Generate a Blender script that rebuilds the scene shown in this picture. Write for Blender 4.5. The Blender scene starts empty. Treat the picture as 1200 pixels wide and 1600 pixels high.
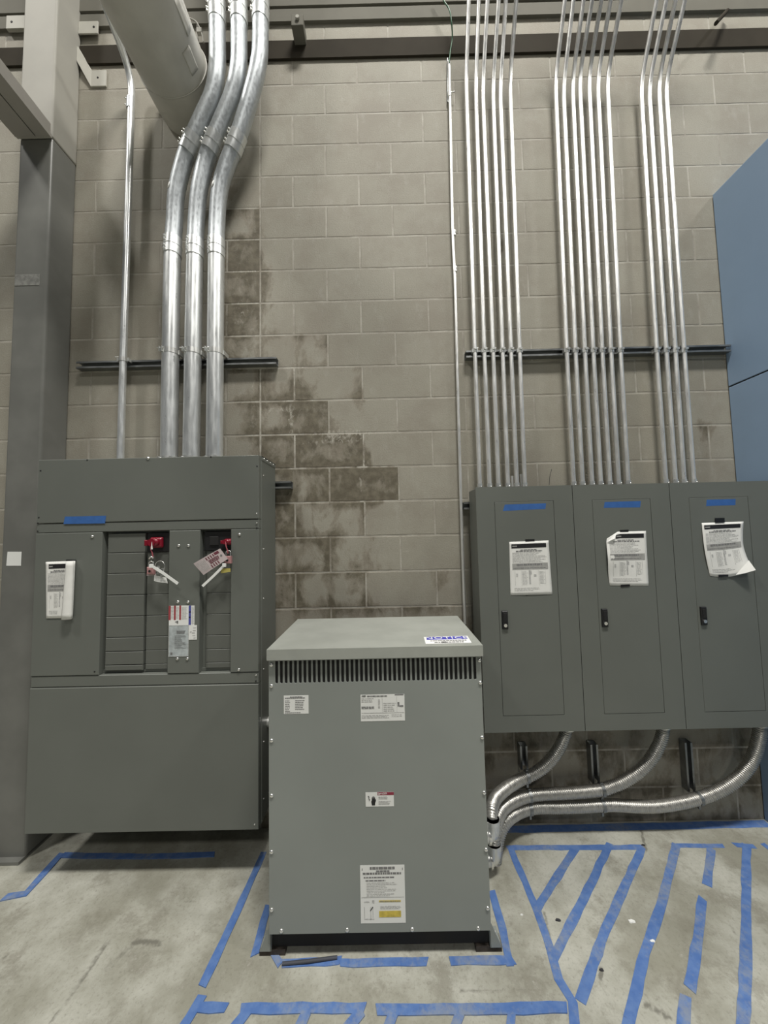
import bpy, math, random
from mathutils import Vector, Matrix, noise
random.seed(7)
C = bpy.context.scene.collection
sc = bpy.context.scene

# ------------------------------------------------------------------ camera
F_PX = 539.85
CAM = Vector((0.5245, -2.0099, 1.6198))
YAW, PITCH, ROLL = -0.0032023, 0.0599062, -0.0217295
cy, sy, cp, sp = math.cos(YAW), math.sin(YAW), math.cos(PITCH), math.sin(PITCH)
cr, sr = math.cos(ROLL), math.sin(ROLL)
_f = Vector((sy * cp, cy * cp, sp)); _r0 = Vector((cy, -sy, 0)); _u0 = _r0.cross(_f)
RT = cr * _r0 + sr * _u0; UP = -sr * _r0 + cr * _u0; FW = _f
cam_d = bpy.data.cameras.new('camera'); cam = bpy.data.objects.new('camera', cam_d); C.objects.link(cam)
cam_d.sensor_fit = 'HORIZONTAL'; cam_d.sensor_width = 36.0; cam_d.lens = F_PX * 36.0 / 1200.0
cam_d.clip_start = 0.05
M = Matrix((RT, UP, -FW)).transposed().to_4x4(); M.translation = CAM
cam.matrix_world = M
sc.camera = cam

# ------------------------------------------------------------------ light and exposure
sc.view_settings.view_transform = 'Standard'; sc.view_settings.look = 'None'
sc.view_settings.gamma = 1.0; sc.view_settings.exposure = 0.0; sc.view_settings.use_curve_mapping = False
wd = bpy.data.worlds.new('world'); sc.world = wd; wd.use_nodes = True
bg = wd.node_tree.nodes['Background']; bg.inputs[0].default_value = (0.86, 0.93, 1.0, 1); bg.inputs[1].default_value = 0.07
def area(name, loc, sx, sy_, power, col=(1, 0.97, 0.91), target=None):
    l = bpy.data.lights.new(name, 'AREA'); l.shape = 'RECTANGLE'; l.size = sx; l.size_y = sy_; l.energy = power; l.color = col
    o = bpy.data.objects.new(name, l); C.objects.link(o); o.location = loc
    if target: o.rotation_euler = (Vector(target) - Vector(loc)).to_track_quat('-Z', 'Y').to_euler()
    return o
area('high_bay_and_fill_lamp', (1.7, -3.15, 9.6), 1.8, 0.8, 690)
area('high_bay_and_fill_lamp', (-4.6, -3.3, 9.6), 1.0, 0.7, 330)
area('high_bay_and_fill_lamp', (7.6, -3.3, 9.6), 1.0, 0.7, 300)
area('high_bay_and_fill_lamp', (1.5, -9.5, 10.0), 2.0, 1.0, 300)  # added fill behind the camera, for front faces and conduit reflections

# ------------------------------------------------------------------ measured points: a pixel of the photograph taken to a known plane
def _ray(x, y): return (x - 600) / F_PX * RT - (y - 800) / F_PX * UP + FW
def atY(x, y, Y): d = _ray(x, y); return CAM + d * ((Y - CAM.y) / d.y)
def atZ(x, y, Z): d = _ray(x, y); return CAM + d * ((Z - CAM.z) / d.z)
def atX(x, y, X): d = _ray(x, y); return CAM + d * ((X - CAM.x) / d.x)

# ------------------------------------------------------------------ materials
def nodes_of(m):
    m.use_nodes = True; nt = m.node_tree; b = nt.nodes['Principled BSDF']; return nt, b
class NB:
    def __init__(s, nt): s.nt = nt
    def n(s, t, **k):
        o = s.nt.nodes.new(t)
        for a, v in k.items(): setattr(o, a, v)
        return o
    def l(s, a, b): s.nt.links.new(a, b)
    def noise(s, vec, scale, detail=4, rough=0.55, dist=0.0):
        o = s.n('ShaderNodeTexNoise'); o.inputs['Scale'].default_value = scale; o.inputs['Detail'].default_value = detail
        o.inputs['Roughness'].default_value = rough; o.inputs['Distortion'].default_value = dist
        if vec is not None: s.l(vec, o.inputs['Vector'])
        return o.outputs['Fac']
    def ramp(s, fac, a, b, va=0.0, vb=1.0):
        o = s.n('ShaderNodeMapRange'); o.inputs[1].default_value = a; o.inputs[2].default_value = b
        o.inputs[3].default_value = va; o.inputs[4].default_value = vb; o.interpolation_type = 'SMOOTHSTEP'
        s.l(fac, o.inputs[0]); return o.outputs[0]
    def math(s, op, a, b=None):
        o = s.n('ShaderNodeMath', operation=op)
        for i, v in enumerate((a, b)):
            if v is None: continue
            if isinstance(v, (int, float)): o.inputs[i].default_value = v
            else: s.l(v, o.inputs[i])
        return o.outputs[0]
    def mix(s, fac, a, b, mode='MIX'):
        o = s.n('ShaderNodeMix', data_type='RGBA', blend_type=mode)
        if isinstance(fac, (int, float)): o.inputs[0].default_value = fac
        else: s.l(fac, o.inputs[0])
        for i, v in ((6, a), (7, b)):
            if isinstance(v, (tuple, list)): o.inputs[i].default_value = (*v[:3], 1)
            else: s.l(v, o.inputs[i])
        return o.outputs[2]
    def bump(s, h, strength, dist, bsdf):
        o = s.n('ShaderNodeBump'); o.inputs['Strength'].default_value = strength; o.inputs['Distance'].default_value = dist
        s.l(h, o.inputs['Height']); s.l(o.outputs[0], bsdf.inputs['Normal'])
    def obj(s): return s.n('ShaderNodeTexCoord').outputs['Object']
    def geo(s): return s.n('ShaderNodeNewGeometry').outputs['Position']
    def mapped(s, vec, scale):
        o = s.n('ShaderNodeMapping'); o.inputs['Scale'].default_value = scale; s.l(vec, o.inputs['Vector']); return o.outputs[0]

MATS = {}
def flat(name, col, rough=0.5, metal=0.0, var=0.06, nscale=6.0, spec=0.5, bump=0.0):
    if name in MATS: return MATS[name]
    m = bpy.data.materials.new(name); nt, b = nodes_of(m); g = NB(nt)
    b.inputs['Roughness'].default_value = rough; b.inputs['Metallic'].default_value = metal
    b.inputs['Specular IOR Level'].default_value = spec
    f = g.noise(g.geo(), nscale, 4)
    c = g.mix(g.ramp(f, 0.3, 0.7), tuple(x * (1 - var) for x in col), tuple(min(1, x * (1 + var)) for x in col))
    g.l(c, b.inputs['Base Color'])
    if bump: g.bump(g.noise(g.geo(), 350, 2), bump, 0.001, b)
    MATS[name] = m; return m
def galv(name, col, rough, spangle=0.10, scale=60, stretch=(1, 1, 0.15), metal=0.95):
    m = bpy.data.materials.new(name); nt, b = nodes_of(m); g = NB(nt)
    v = g.mapped(g.geo(), stretch)
    f = g.noise(v, scale, 5, 0.6)
    f2 = g.noise(g.geo(), 9, 3)
    c = g.mix(g.ramp(f, 0.3, 0.7), tuple(x * (1 - spangle) for x in col), tuple(min(1, x * (1 + spangle)) for x in col))
    c = g.mix(g.ramp(f2, 0.45, 0.75, 0, 0.35), c, tuple(x * 0.7 for x in col))
    g.l(c, b.inputs['Base Color']); b.inputs['Metallic'].default_value = metal
    g.l(g.ramp(f, 0.2, 0.8, rough * 0.75, rough * 1.3), b.inputs['Roughness'])
    MATS[name] = m; return m
PAINT = flat('grey_enamel', (0.138, 0.148, 0.133), 0.42, var=0.035, nscale=3, bump=0.08)
PAINT_IN = flat('grey_enamel_fillers', (0.118, 0.125, 0.112), 0.45, var=0.04, nscale=5)
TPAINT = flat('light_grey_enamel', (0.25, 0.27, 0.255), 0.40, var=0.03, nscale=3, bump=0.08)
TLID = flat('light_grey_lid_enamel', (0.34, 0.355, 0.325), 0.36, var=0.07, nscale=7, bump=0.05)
EMT = galv('galvanised_conduit', (0.86, 0.86, 0.84), 0.34, 0.04, 70, metal=0.72)
EMTBIG = galv('galvanised_large_conduit', (0.74, 0.76, 0.76), 0.34, 0.07, 55, metal=0.70)
EMTBEND = galv('galvanised_elbow', (0.50, 0.53, 0.55), 0.42, 0.10, 90, (1, 1, 0.5), metal=0.65)
FIT = galv('zinc_fitting', (0.74, 0.75, 0.73), 0.32, 0.1, 60, metal=.75)
STRUT = galv('dull_strut', (0.30, 0.31, 0.31), 0.42, 0.12, 50, (0.2, 1, 1))
FLEX = galv('flexible_steel', (0.50, 0.49, 0.46), 0.34, 0.12, 60, (1, 1, 1), metal=.8)
SCREW = flat('screw_zinc', (0.8, 0.8, 0.78), 0.25, 0.9)
BLACK = flat('black_plastic', (0.012, 0.012, 0.013), 0.45)
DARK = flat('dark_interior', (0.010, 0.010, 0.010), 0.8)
BTAPE = flat('black_electrical_tape', (0.010, 0.010, 0.011), 0.4)
PAPER = flat('white_paper', (0.80, 0.80, 0.77), 0.75, var=0.03, nscale=20)
PAPERG = flat('paper_shaded_print', (0.36, 0.36, 0.345), 0.75, var=0.12, nscale=60)
PRINT = flat('grey_print', (0.48, 0.48, 0.47), 0.75, var=0.2, nscale=120)
PRINTD = flat('dark_print', (0.20, 0.20, 0.20), 0.75, var=0.2, nscale=120)
INK = flat('black_ink', (0.012, 0.012, 0.014), 0.6)
WHITE = flat('white_label', (0.80, 0.81, 0.79), 0.5, var=0.02)
SILVERL = flat('silver_label', (0.42, 0.46, 0.47), 0.45, var=0.18, nscale=45)
RED = flat('red_print', (0.32, 0.05, 0.06), 0.5)
REDP = flat('red_plastic', (0.20, 0.005, 0.018), 0.35)
NAVY = flat('blue_print', (0.07, 0.08, 0.32), 0.5)
YELL = flat('yellow_print', (0.60, 0.47, 0.08), 0.5, var=0.15, nscale=80)
PINK = flat('faded_red_padlock', (0.42, 0.22, 0.22), 0.4)
DKRED = flat('maroon_print', (0.14, 0.035, 0.05), 0.55)
BRKT = flat('bracket_primer', (0.44, 0.43, 0.385), 0.6, spec=0.2)
CREAM = flat('cream_steel_paint', (0.36, 0.35, 0.315), 0.6, spec=0.2, var=0.04, nscale=4)
COLG = flat('dark_grey_column_paint', (0.158, 0.160, 0.148), 0.30, var=0.10, nscale=5)
GBEAM = flat('grey_beam_paint', (0.30, 0.285, 0.26), 0.5, var=0.06, nscale=4)
DUCTM = flat('duct_wrap', (0.48, 0.47, 0.43), 0.42, var=0.09, nscale=5)
LEDG = flat('brown_ledger_steel', (0.036, 0.031, 0.023), 0.8, spec=0.08, var=0.10, nscale=5)
LEDL = flat('pale_steel_angle', (0.150, 0.145, 0.122), 0.75, spec=0.15, var=0.06, nscale=5)
BLUEC = flat('blue_enamel', (0.255, 0.36, 0.51), 0.42, var=0.05, nscale=2)
GREEN = flat('green_insulation', (0.03, 0.12, 0.06), 0.45)
PAD = flat('brown_rubber_pad', (0.05, 0.04, 0.032), 0.8, var=0.3, nscale=60)
BTAPEBLUE = flat('blue_masking_tape_clean', (0.035, 0.12, 0.36), 0.6, var=0.08, nscale=30)

def tape_floor():
    m = bpy.data.materials.new('blue_floor_tape'); nt, b = nodes_of(m); g = NB(nt)
    p = g.geo(); w = g.math('ADD', g.math('MULTIPLY', g.noise(p, 3.2, 3), 0.62), g.math('MULTIPLY', g.noise(p, 42, 6, 0.7), 0.42))
    wear = g.ramp(w, 0.50, 0.66)
    c = g.mix(g.ramp(g.noise(p, 25, 4), 0.3, 0.7), (0.065, 0.145, 0.38), (0.11, 0.20, 0.43))
    c = g.mix(g.math('MULTIPLY', wear, 0.62), c, (0.27, 0.29, 0.30))
    c = g.mix(g.ramp(g.noise(p, 90, 4, 0.7), 0.62, 0.72, 0, 0.5), c, (0.05, 0.07, 0.12))
    g.l(c, b.inputs['Base Color']); b.inputs['Roughness'].default_value = 0.6
    MATS['blue_floor_tape'] = m; return m
FTAPE = tape_floor()

def wall_mat():
    m = bpy.data.materials.new('concrete_block_paint'); nt, b = nodes_of(m); g = NB(nt)
    at = g.n('ShaderNodeAttribute'); at.attribute_name = 'blk'   # r: block tone, g: damp, b: salt bloom
    sep = g.n('ShaderNodeSeparateColor'); g.l(at.outputs['Color'], sep.inputs[0])
    tone, damp, salt = sep.outputs[0], sep.outputs[1], sep.outputs[2]
    p = g.geo(); ps = g.mapped(p, (1, 1, 0.55))
    base = g.mix(g.math('MINIMUM', tone, 1.0), (0.258, 0.244, 0.196), (0.345, 0.331, 0.278))
    base = g.mix(g.ramp(g.noise(p, 3.0, 7, 0.66), 0.40, 0.68, 0, 0.65), base, (0.235, 0.212, 0.172))
    base = g.mix(g.ramp(g.noise(g.mapped(p, (1, 1, 0.5)), 14, 7, 0.72), 0.52, 0.72, 0, 0.35), base, (0.40, 0.385, 0.34))
    base = g.mix(g.ramp(g.noise(p, 160, 3, 0.7), 0.35, 0.65, 0, 0.22), base, (0.22, 0.20, 0.165))
    base = g.mix(g.math('MAXIMUM', g.math('SUBTRACT', tone, 1.0), 0.0), base, g.mix(g.ramp(g.noise(p, 5, 6, 0.7), 0.35, 0.65), (0.26, 0.24, 0.20), (0.42, 0.40, 0.35)))
    edge = g.math('ADD', damp, g.math('MULTIPLY', g.math('SUBTRACT', g.noise(ps, 6.5, 9, 0.66, 0.3), 0.5), 1.7))
    wet = g.ramp(edge, 0.34, 0.60)
    base = g.mix(g.math('MULTIPLY', wet, 0.92), base, g.mix(g.ramp(g.noise(p, 22, 5), 0.35, 0.7), (0.086, 0.072, 0.046), (0.155, 0.136, 0.096)))
    rim = g.math('MULTIPLY', g.math('MULTIPLY', g.ramp(edge, 0.30, 0.42), g.ramp(edge, 0.54, 0.44)), 0.4)
    base = g.mix(rim, base, (0.19, 0.16, 0.12))
    sn = g.math('ADD', salt, g.math('MULTIPLY', g.math('SUBTRACT', g.noise(g.mapped(p, (1, 1, 0.6)), 30, 7, 0.75, 1.0), 0.5), 1.7))
    base = g.mix(g.ramp(sn, 0.52, 0.85, 0, 0.85), base, (0.46, 0.44, 0.385))
    g.l(base, b.inputs['Base Color']); b.inputs['Roughness'].default_value = 0.72
    g.bump(g.noise(p, 110, 6, 0.75), 0.45, 0.004, b)
    return m
def floor_mat():
    m = bpy.data.materials.new('worn_concrete_floor'); nt, b = nodes_of(m); g = NB(nt)
    at = g.n('ShaderNodeAttribute'); at.attribute_name = 'scuff'
    sep = g.n('ShaderNodeSeparateColor'); g.l(at.outputs['Color'], sep.inputs[0]); scuff = sep.outputs[0]
    p = g.geo()
    c = g.mix(g.ramp(g.noise(p, 2.1, 8, 0.66), 0.36, 0.66), (0.275, 0.270, 0.220), (0.48, 0.48, 0.425))
    c = g.mix(g.ramp(g.noise(p, 5.5, 9, 0.74), 0.50, 0.64, 0, 0.65), c, (0.215, 0.205, 0.165))
    c = g.mix(g.ramp(g.noise(p, 11, 8, 0.78), 0.58, 0.70, 0, 0.6), c, (0.47, 0.46, 0.41))
    c = g.mix(g.ramp(g.noise(p, 80, 5, 0.75), 0.50, 0.72, 0, 0.50), c, (0.16, 0.15, 0.12))
    s2 = g.math('ADD', scuff, g.math('MULTIPLY', g.math('SUBTRACT', g.noise(p, 30, 6, 0.7), 0.5), 1.2))
    c = g.mix(g.ramp(s2, 0.35, 0.8, 0, 0.72), c, (0.115, 0.11, 0.09))
    g.l(c, b.inputs['Base Color'])
    g.l(g.ramp(g.noise(p, 8, 5), 0.3, 0.7, 0.42, 0.62), b.inputs['Roughness'])
    g.bump(g.noise(p, 40, 7, 0.7), 0.20, 0.004, b)
    return m

# ------------------------------------------------------------------ mesh builder
class MB:
    def __init__(s): s.v = []; s.f = []; s.sm = []
    def add(s, vs, fs, smooth=False):
        o = len(s.v); s.v += [tuple(v) for v in vs]
        for f in fs: s.f.append([i + o for i in f]); s.sm.append(smooth)
        return s
    def box(s, x0, x1, y0, y1, z0, z1):
        return s.add([(x, y, z) for x in (x0, x1) for y in (y0, y1) for z in (z0, z1)],
                     [(0, 1, 3, 2), (4, 6, 7, 5), (0, 4, 5, 1), (2, 3, 7, 6), (0, 2, 6, 4), (1, 5, 7, 3)])
    def cham(s, x0, x1, y0, y1, z0, z1, c=0.002):
        """box with its front (-Y) edges bevelled"""
        vs = [(x0, y1, z0), (x1, y1, z0), (x1, y1, z1), (x0, y1, z1), (x0, y0 + c, z0), (x1, y0 + c, z0), (x1, y0 + c, z1), (x0, y0 + c, z1),
              (x0 + c, y0, z0 + c), (x1 - c, y0, z0 + c), (x1 - c, y0, z1 - c), (x0 + c, y0, z1 - c)]
        return s.add(vs, [(0, 3, 2, 1), (0, 1, 5, 4), (1, 2, 6, 5), (2, 3, 7, 6), (3, 0, 4, 7), (4, 5, 9, 8), (5, 6, 10, 9), (6, 7, 11, 10), (7, 4, 8, 11), (8, 9, 10, 11)])
    def prism(s, poly, d):
        """extrude a closed 3D polygon by the vector d"""
        n = len(poly); d = Vector(d); vs = [Vector(p) for p in poly] + [Vector(p) + d for p in poly]
        return s.add(vs, [tuple(range(n))[::-1], tuple(range(n, 2 * n))] + [(i, (i + 1) % n, n + (i + 1) % n, n + i) for i in range(n)])
    def tube(s, pts, r, n=16, cap=True):
        """sweep; r a number or one per point"""
        pts = [Vector(p) for p in pts]; m = len(pts); rs = r if isinstance(r, (list, tuple)) else [r] * m
        t0 = (pts[1] - pts[0]).normalized(); a = Vector((1, 0, 0)) if abs(t0.x) < 0.8 else Vector((0, 1, 0))
        nrm = (a - t0 * a.dot(t0)).normalized(); vs = []
        for i, p in enumerate(pts):
            t = ((pts[min(i + 1, m - 1)] - p).normalized() + (p - pts[max(i - 1, 0)]).normalized())
            t = t.normalized() if t.length > 1e-6 else t0
            nrm = (nrm - t * nrm.dot(t)).normalized(); bn = t.cross(nrm)
            for k in range(n):
                an = 2 * math.pi * k / n; vs.append(p + (nrm * math.cos(an) + bn * math.sin(an)) * rs[i])
        fs = [(i * n + k, i * n + (k + 1) % n, (i + 1) * n + (k + 1) % n, (i + 1) * n + k) for i in range(m - 1) for k in range(n)]
        s.add(vs, fs, True)
        if cap:
            s.add(vs[:n], [tuple(range(n))[::-1]]); s.add(vs[-n:], [tuple(range(n))])
        return s
    def cyl(s, a, b, r, n=16): return s.tube([a, b], r, n)
    def dome(s, c, d, r, h, n=10):
        """screw head: a low dome on direction d"""
        c = Vector(c); d = Vector(d).normalized(); a = Vector((1, 0, 0)) if abs(d.x) < 0.8 else Vector((0, 0, 1))
        u = (a - d * a.dot(d)).normalized(); w = d.cross(u); vs = []
        for rr, hh in ((r, 0), (r, h * 0.35), (r * 0.72, h * 0.8)):
            vs += [c + d * hh + (u * math.cos(2 * math.pi * k / n) + w * math.sin(2 * math.pi * k / n)) * rr for k in range(n)]
        vs.append(c + d * h)
        fs = [(i * n + k, i * n + (k + 1) % n, (i + 1) * n + (k + 1) % n, (i + 1) * n + k) for i in range(2) for k in range(n)]
        fs += [(2 * n + k, 2 * n + (k + 1) % n, 3 * n) for k in range(n)]
        return s.add(vs, fs, True)
    def build(s, name, mat, parent=None, fix=True):
        me = bpy.data.meshes.new(name); me.from_pydata(s.v, [], s.f)
        for p, q in zip(me.polygons, s.sm): p.use_smooth = q
        me.materials.append(mat)
        if fix:
            import bmesh
            bm = bmesh.new(); bm.from_mesh(me); bmesh.ops.recalc_face_normals(bm, faces=bm.faces); bm.to_mesh(me); bm.free()
        me.update(); o = bpy.data.objects.new(name, me); C.objects.link(o)
        if parent is not None:
            o.parent = parent; o.matrix_parent_inverse = Matrix.Translation(-parent.location)
        return o
def bevel(o, w=0.002, seg=2):
    b = o.modifiers.new('bevel', 'BEVEL'); b.width = w; b.segments = seg; b.limit_method = 'ANGLE'; b.angle_limit = math.radians(40); return o
def tag(o, label, cat=None, group=None, kind=None):
    if label: o['label'] = label
    if cat: o['category'] = cat
    if group: o['group'] = group
    if kind: o['kind'] = kind
    return o
def thing(name, loc, label, cat, group=None):
    o = bpy.data.objects.new(name, None); o.empty_display_size = 0.05; C.objects.link(o); o.location = loc
    return tag(o, label, cat, group)
def struct(o): o['kind'] = 'structure'; return o
def fillet(pts, rad, seg=8):
    """round the inner corners of a polyline"""
    pts = [Vector(p) for p in pts]; out = [pts[0]]
    for i in range(1, len(pts) - 1):
        p, a, b = pts[i], pts[i - 1], pts[i + 1]; r = min(rad, (p - a).length * 0.49, (b - p).length * 0.49)
        q0 = p + (a - p).normalized() * r; q1 = p + (b - p).normalized() * r
        for k in range(seg + 1):
            t = k / seg; out.append(q0 * (1 - t) ** 2 + p * 2 * t * (1 - t) + q1 * t * t)
    out.append(pts[-1]); return out
def spline(pts, step=0.01):
    """Catmull-Rom through the points, resampled evenly"""
    P = [Vector(p) for p in pts]; P = [P[0] * 2 - P[1]] + P + [P[-1] * 2 - P[-2]]; raw = []
    for i in range(1, len(P) - 2):
        for k in range(24):
            t = k / 24; a, b, c, d = P[i - 1], P[i], P[i + 1], P[i + 2]
            raw.append(0.5 * ((2 * b) + (c - a) * t + (2 * a - 5 * b + 4 * c - d) * t * t + (3 * b - a - 3 * c + d) * t ** 3))
    raw.append(P[-2]); out = [raw[0]]; acc = 0
    for a, b in zip(raw, raw[1:]):
        L = (b - a).length
        while acc + L >= step:
            u = (step - acc) / L; a = a.lerp(b, u); out.append(a); L = (b - a).length; acc = 0
        acc += L
    out.append(raw[-1]); return out
def lettering(s, size, M4, mat, parent, name='lettering', ext=0.0003, spacing=1.0):
    cu = bpy.data.curves.new('t', 'FONT'); cu.body = s; cu.size = size; cu.align_x = 'CENTER'; cu.align_y = 'CENTER'; cu.extrude = ext; cu.space_character = spacing
    o = bpy.data.objects.new('t', cu); C.objects.link(o); dg = bpy.context.evaluated_depsgraph_get(); dg.update()
    me = bpy.data.meshes.new_from_object(o.evaluated_get(dg)); C.objects.unlink(o); bpy.data.objects.remove(o)
    me.materials.clear(); me.materials.append(mat); me.transform(M4)
    r = bpy.data.objects.new(name, me); C.objects.link(r)
    if parent is not None: r.parent = parent; r.matrix_parent_inverse = Matrix.Translation(-parent.location)
    return r
FRONT = Matrix(((1, 0, 0, 0), (0, 0, -1, 0), (0, 1, 0, 0), (0, 0, 0, 1)))   # text in XY -> facing -Y
def facing(x, y, z, rot=0.0): return Matrix.Translation((x, y, z)) @ FRONT @ Matrix.Rotation(rot, 4, 'Z')

# ================================================================== SETTING
Z0 = 4.65; H = 0.2032; L = 0.4064; CTRL = -0.2032
def mort(k): return Z0 - H * k
# --- block wall: real blocks, 10 mm joints
DAMP = [  # x, z, rx, rz, amount
    (-0.33, 3.42, .15, .18, .45), (-0.30, 3.10, .16, .30, .75), (-0.30, 2.80, .15, .22, .62), (-0.15, 2.72, .22, .16, .45), (0.17, 2.50, .16, .10, .42),
    (-0.10, 2.42, .22, .16, .70), (0.02, 2.28, .22, .16, .75), (-0.25, 2.25, .12, .30, .62), (-0.10, 2.06, .22, .12, .60), (0.20, 2.05, .24, .09, .85),
    (0.38, 1.86, .20, .10, .85), (0.05, 1.88, .16, .12, .70), (0.02, 1.66, .14, .14, .62), (0.20, 1.62, .12, .16, .42), (0.02, 1.42, .16, .16, .65), (0.30, 1.22, .26, .14, .55), (0.02, 1.15, .16, .20, .50),
    (0.45, 1.98, .05, .14, .35), (1.28, 3.34, .07, .05, .45), (2.40, 2.16, .07, .09, .50), (2.30, 2.30, .06, .08, .35), (1.50, .45, 1.8, .22, .35), (1.6, .2, 1.6, .15, .3), (-0.50, 2.30, .10, .20, .2), (2.33, 1.98, .10, .12, .3)]
SALT = [(-0.10, 2.62, .20, .09, .46), (-.08, 2.36, .22, .05, .62), (.30, 2.215, .22, .03, .70), (-.30, 3.0, .10, .45, .50), (.40, 1.92, .035, .16, .60), (-.02, 2.30, .03, .2, .6), (-0.24, 2.35, .05, .40, .48), (-0.02, 2.30, .05, .30, .38), (0.18, 2.17, .25, .035, .62), (0.40, 2.00, .06, .14, .40), (-0.24, 3.2, .03, .45, .38), (0.15, 1.95, .22, .03, .45),
        (-0.02, 1.95, .05, .15, .36), (-0.20, 2.17, .2, .04, .45), (0.40, 2.17, .03, .12, .3), (-0.33, 3.1, .07, .25, .25), (0.40, 1.70, .03, .1, .3)]
BLK = [  # course k, x from, x to, amount
    (5, -.5, -.2, .22), (6, -.5, -.2, .56), (7, -.5, -.2, .60), (8, -.5, -.2, .66), (9, -.5, -.2, .60), (10, -.5, -.2, .40), (10, -.2, .2, .44), (11, -.25, 0, .42), (11, 0, .41, .33),
    (12, -.25, .2, .56), (12, .2, .61, .22), (13, -.25, 0, .50), (13, 0, .41, .78), (13, .41, .5, .30), (14, -.2, 0, .60), (14, 0, .2, .62), (14, .2, .61, .74), (15, -.2, 0, .62), (15, 0, .2, .42), (15, .2, .41, .46),
    (16, -.2, 0, .50), (16, 0, .2, .56), (16, .2, .6, .36), (17, -.2, 0, .52), (17, 0, .41, .54), (17, .41, 1., .25), (18, -.2, 0, .4), (18, 0, 1., .50), (19, -.3, 1, .4), (18, 1, 2.6, .3),
    (20, -1, 2.6, .36), (21, -1, 2.6, .42), (22, -1, 2.6, .45), (23, -1, 2.6, .45), (14, 1.9, 2.4, .22), (13, 2.2, 2.5, .30), (12, 2.2, 2.5, .28)]
def blockdamp(x, z):
    k = math.floor((Z0 - z) / H) + 1; v = 0
    for kk, a, b, w in BLK:
        if kk == k and a <= x < b: v = max(v, w)
    return v
def field(lst, x, z):
    v = blockdamp(x, z) if lst is DAMP else 0
    for a, b, rx, rz, w in lst: v = max(v, w * math.exp(-(((x - a) / rx) ** 2 + ((z - b) / rz) ** 2) ** 1.3 * 0.7))
    return v
def build_wall():
    vs, fs, col = [], [], []
    def grid(x0, x1, z0, z1, tone):
        c = 0.0025; nx = max(2, int(round((x1 - x0) / 0.045))); nz = max(2, int(round((z1 - z0) / 0.045)))
        xs = [x0] + [x0 + c + (x1 - x0 - 2 * c) * i / nx for i in range(nx + 1)] + [x1]
        zs = [z0] + [z0 + c + (z1 - z0 - 2 * c) * i / nz for i in range(nz + 1)] + [z1]
        o = len(vs); W = len(xs)
        for j, z in enumerate(zs):
            for i, x in enumerate(xs):
                e = i in (0, len(xs) - 1) or j in (0, len(zs) - 1)
                wob = 0.0006 * noise.noise(Vector((x * 9, z * 9, 3)))
                rim = max(math.exp(-min(x - x0, x1 - x) / .03), math.exp(-min(z - z0, z1 - z) / .022)); dm = field(DAMP, x, z)
                vs.append((x, (0.0016 if e else 0.0) + wob, z)); col.append((tone, (dm - .03) * (.74 + .46 * rim), field(SALT, x, z)))
        for j in range(len(zs) - 1):
            for i in range(W - 1): fs.append((o + j * W + i, o + j * W + i + 1, o + (j + 1) * W + i + 1, o + (j + 1) * W + i))
    g = 0.0044
    for k in range(-7, 24):
        z1, z0 = mort(k - 1) if False else mort(k - 1), mort(k)
        off = 0.0 if k % 2 else 0.5
        for i in range(-8, 11):
            a, b = (i + off) * L, (i + 1 + off) * L
            cuts = [a, b]
            if a + 0.01 < CTRL < b - 0.01: cuts = [a, CTRL, b]
            for p, q in zip(cuts, cuts[1:]):
                t = 0.5 + 0.32 * (random.random() - 0.5) + 0.10 * math.sin(p * 3 + k)
                zb = max(z0 + g, 0.0)
                if z1 - g > 0.02: grid(p + g, q - g, zb, z1 - g, t)
    # mortar bed just behind the faces
    o = len(vs); n = 150; mz = 110
    for j in range(mz + 1):
        for i in range(n + 1):
            x = -3.3 + 7.8 * i / n; z = 6.05 * j / mz
            vs.append((x, 0.0012, z)); col.append((1.85, field(DAMP, x, z) * 0.62, min(1, field(SALT, x, z) * 1.7 + 0.05)))
    for j in range(mz):
        for i in range(n): fs.append((o + j * (n + 1) + i, o + j * (n + 1) + i + 1, o + (j + 1) * (n + 1) + i + 1, o + (j + 1) * (n + 1) + i))
    # thickness behind
    o = len(vs); vs.extend([(-3.3, .2, 0), (4.5, .2, 0), (4.5, .2, 6.05), (-3.3, .2, 6.05)]); fs.append((o + 3, o + 2, o + 1, o)); col.extend([(.5, 0, 0)] * 4)
    me = bpy.data.meshes.new('wall_back'); me.from_pydata(vs, [], fs)
    at = me.color_attributes.new('blk', 'FLOAT_COLOR', 'POINT')
    at.data.foreach_set('color', [c for t in col for c in (*t, 1.0)])
    me.materials.append(wall_mat()); ob = bpy.data.objects.new('wall_back', me); C.objects.link(ob); return struct(ob)
build_wall()

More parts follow.
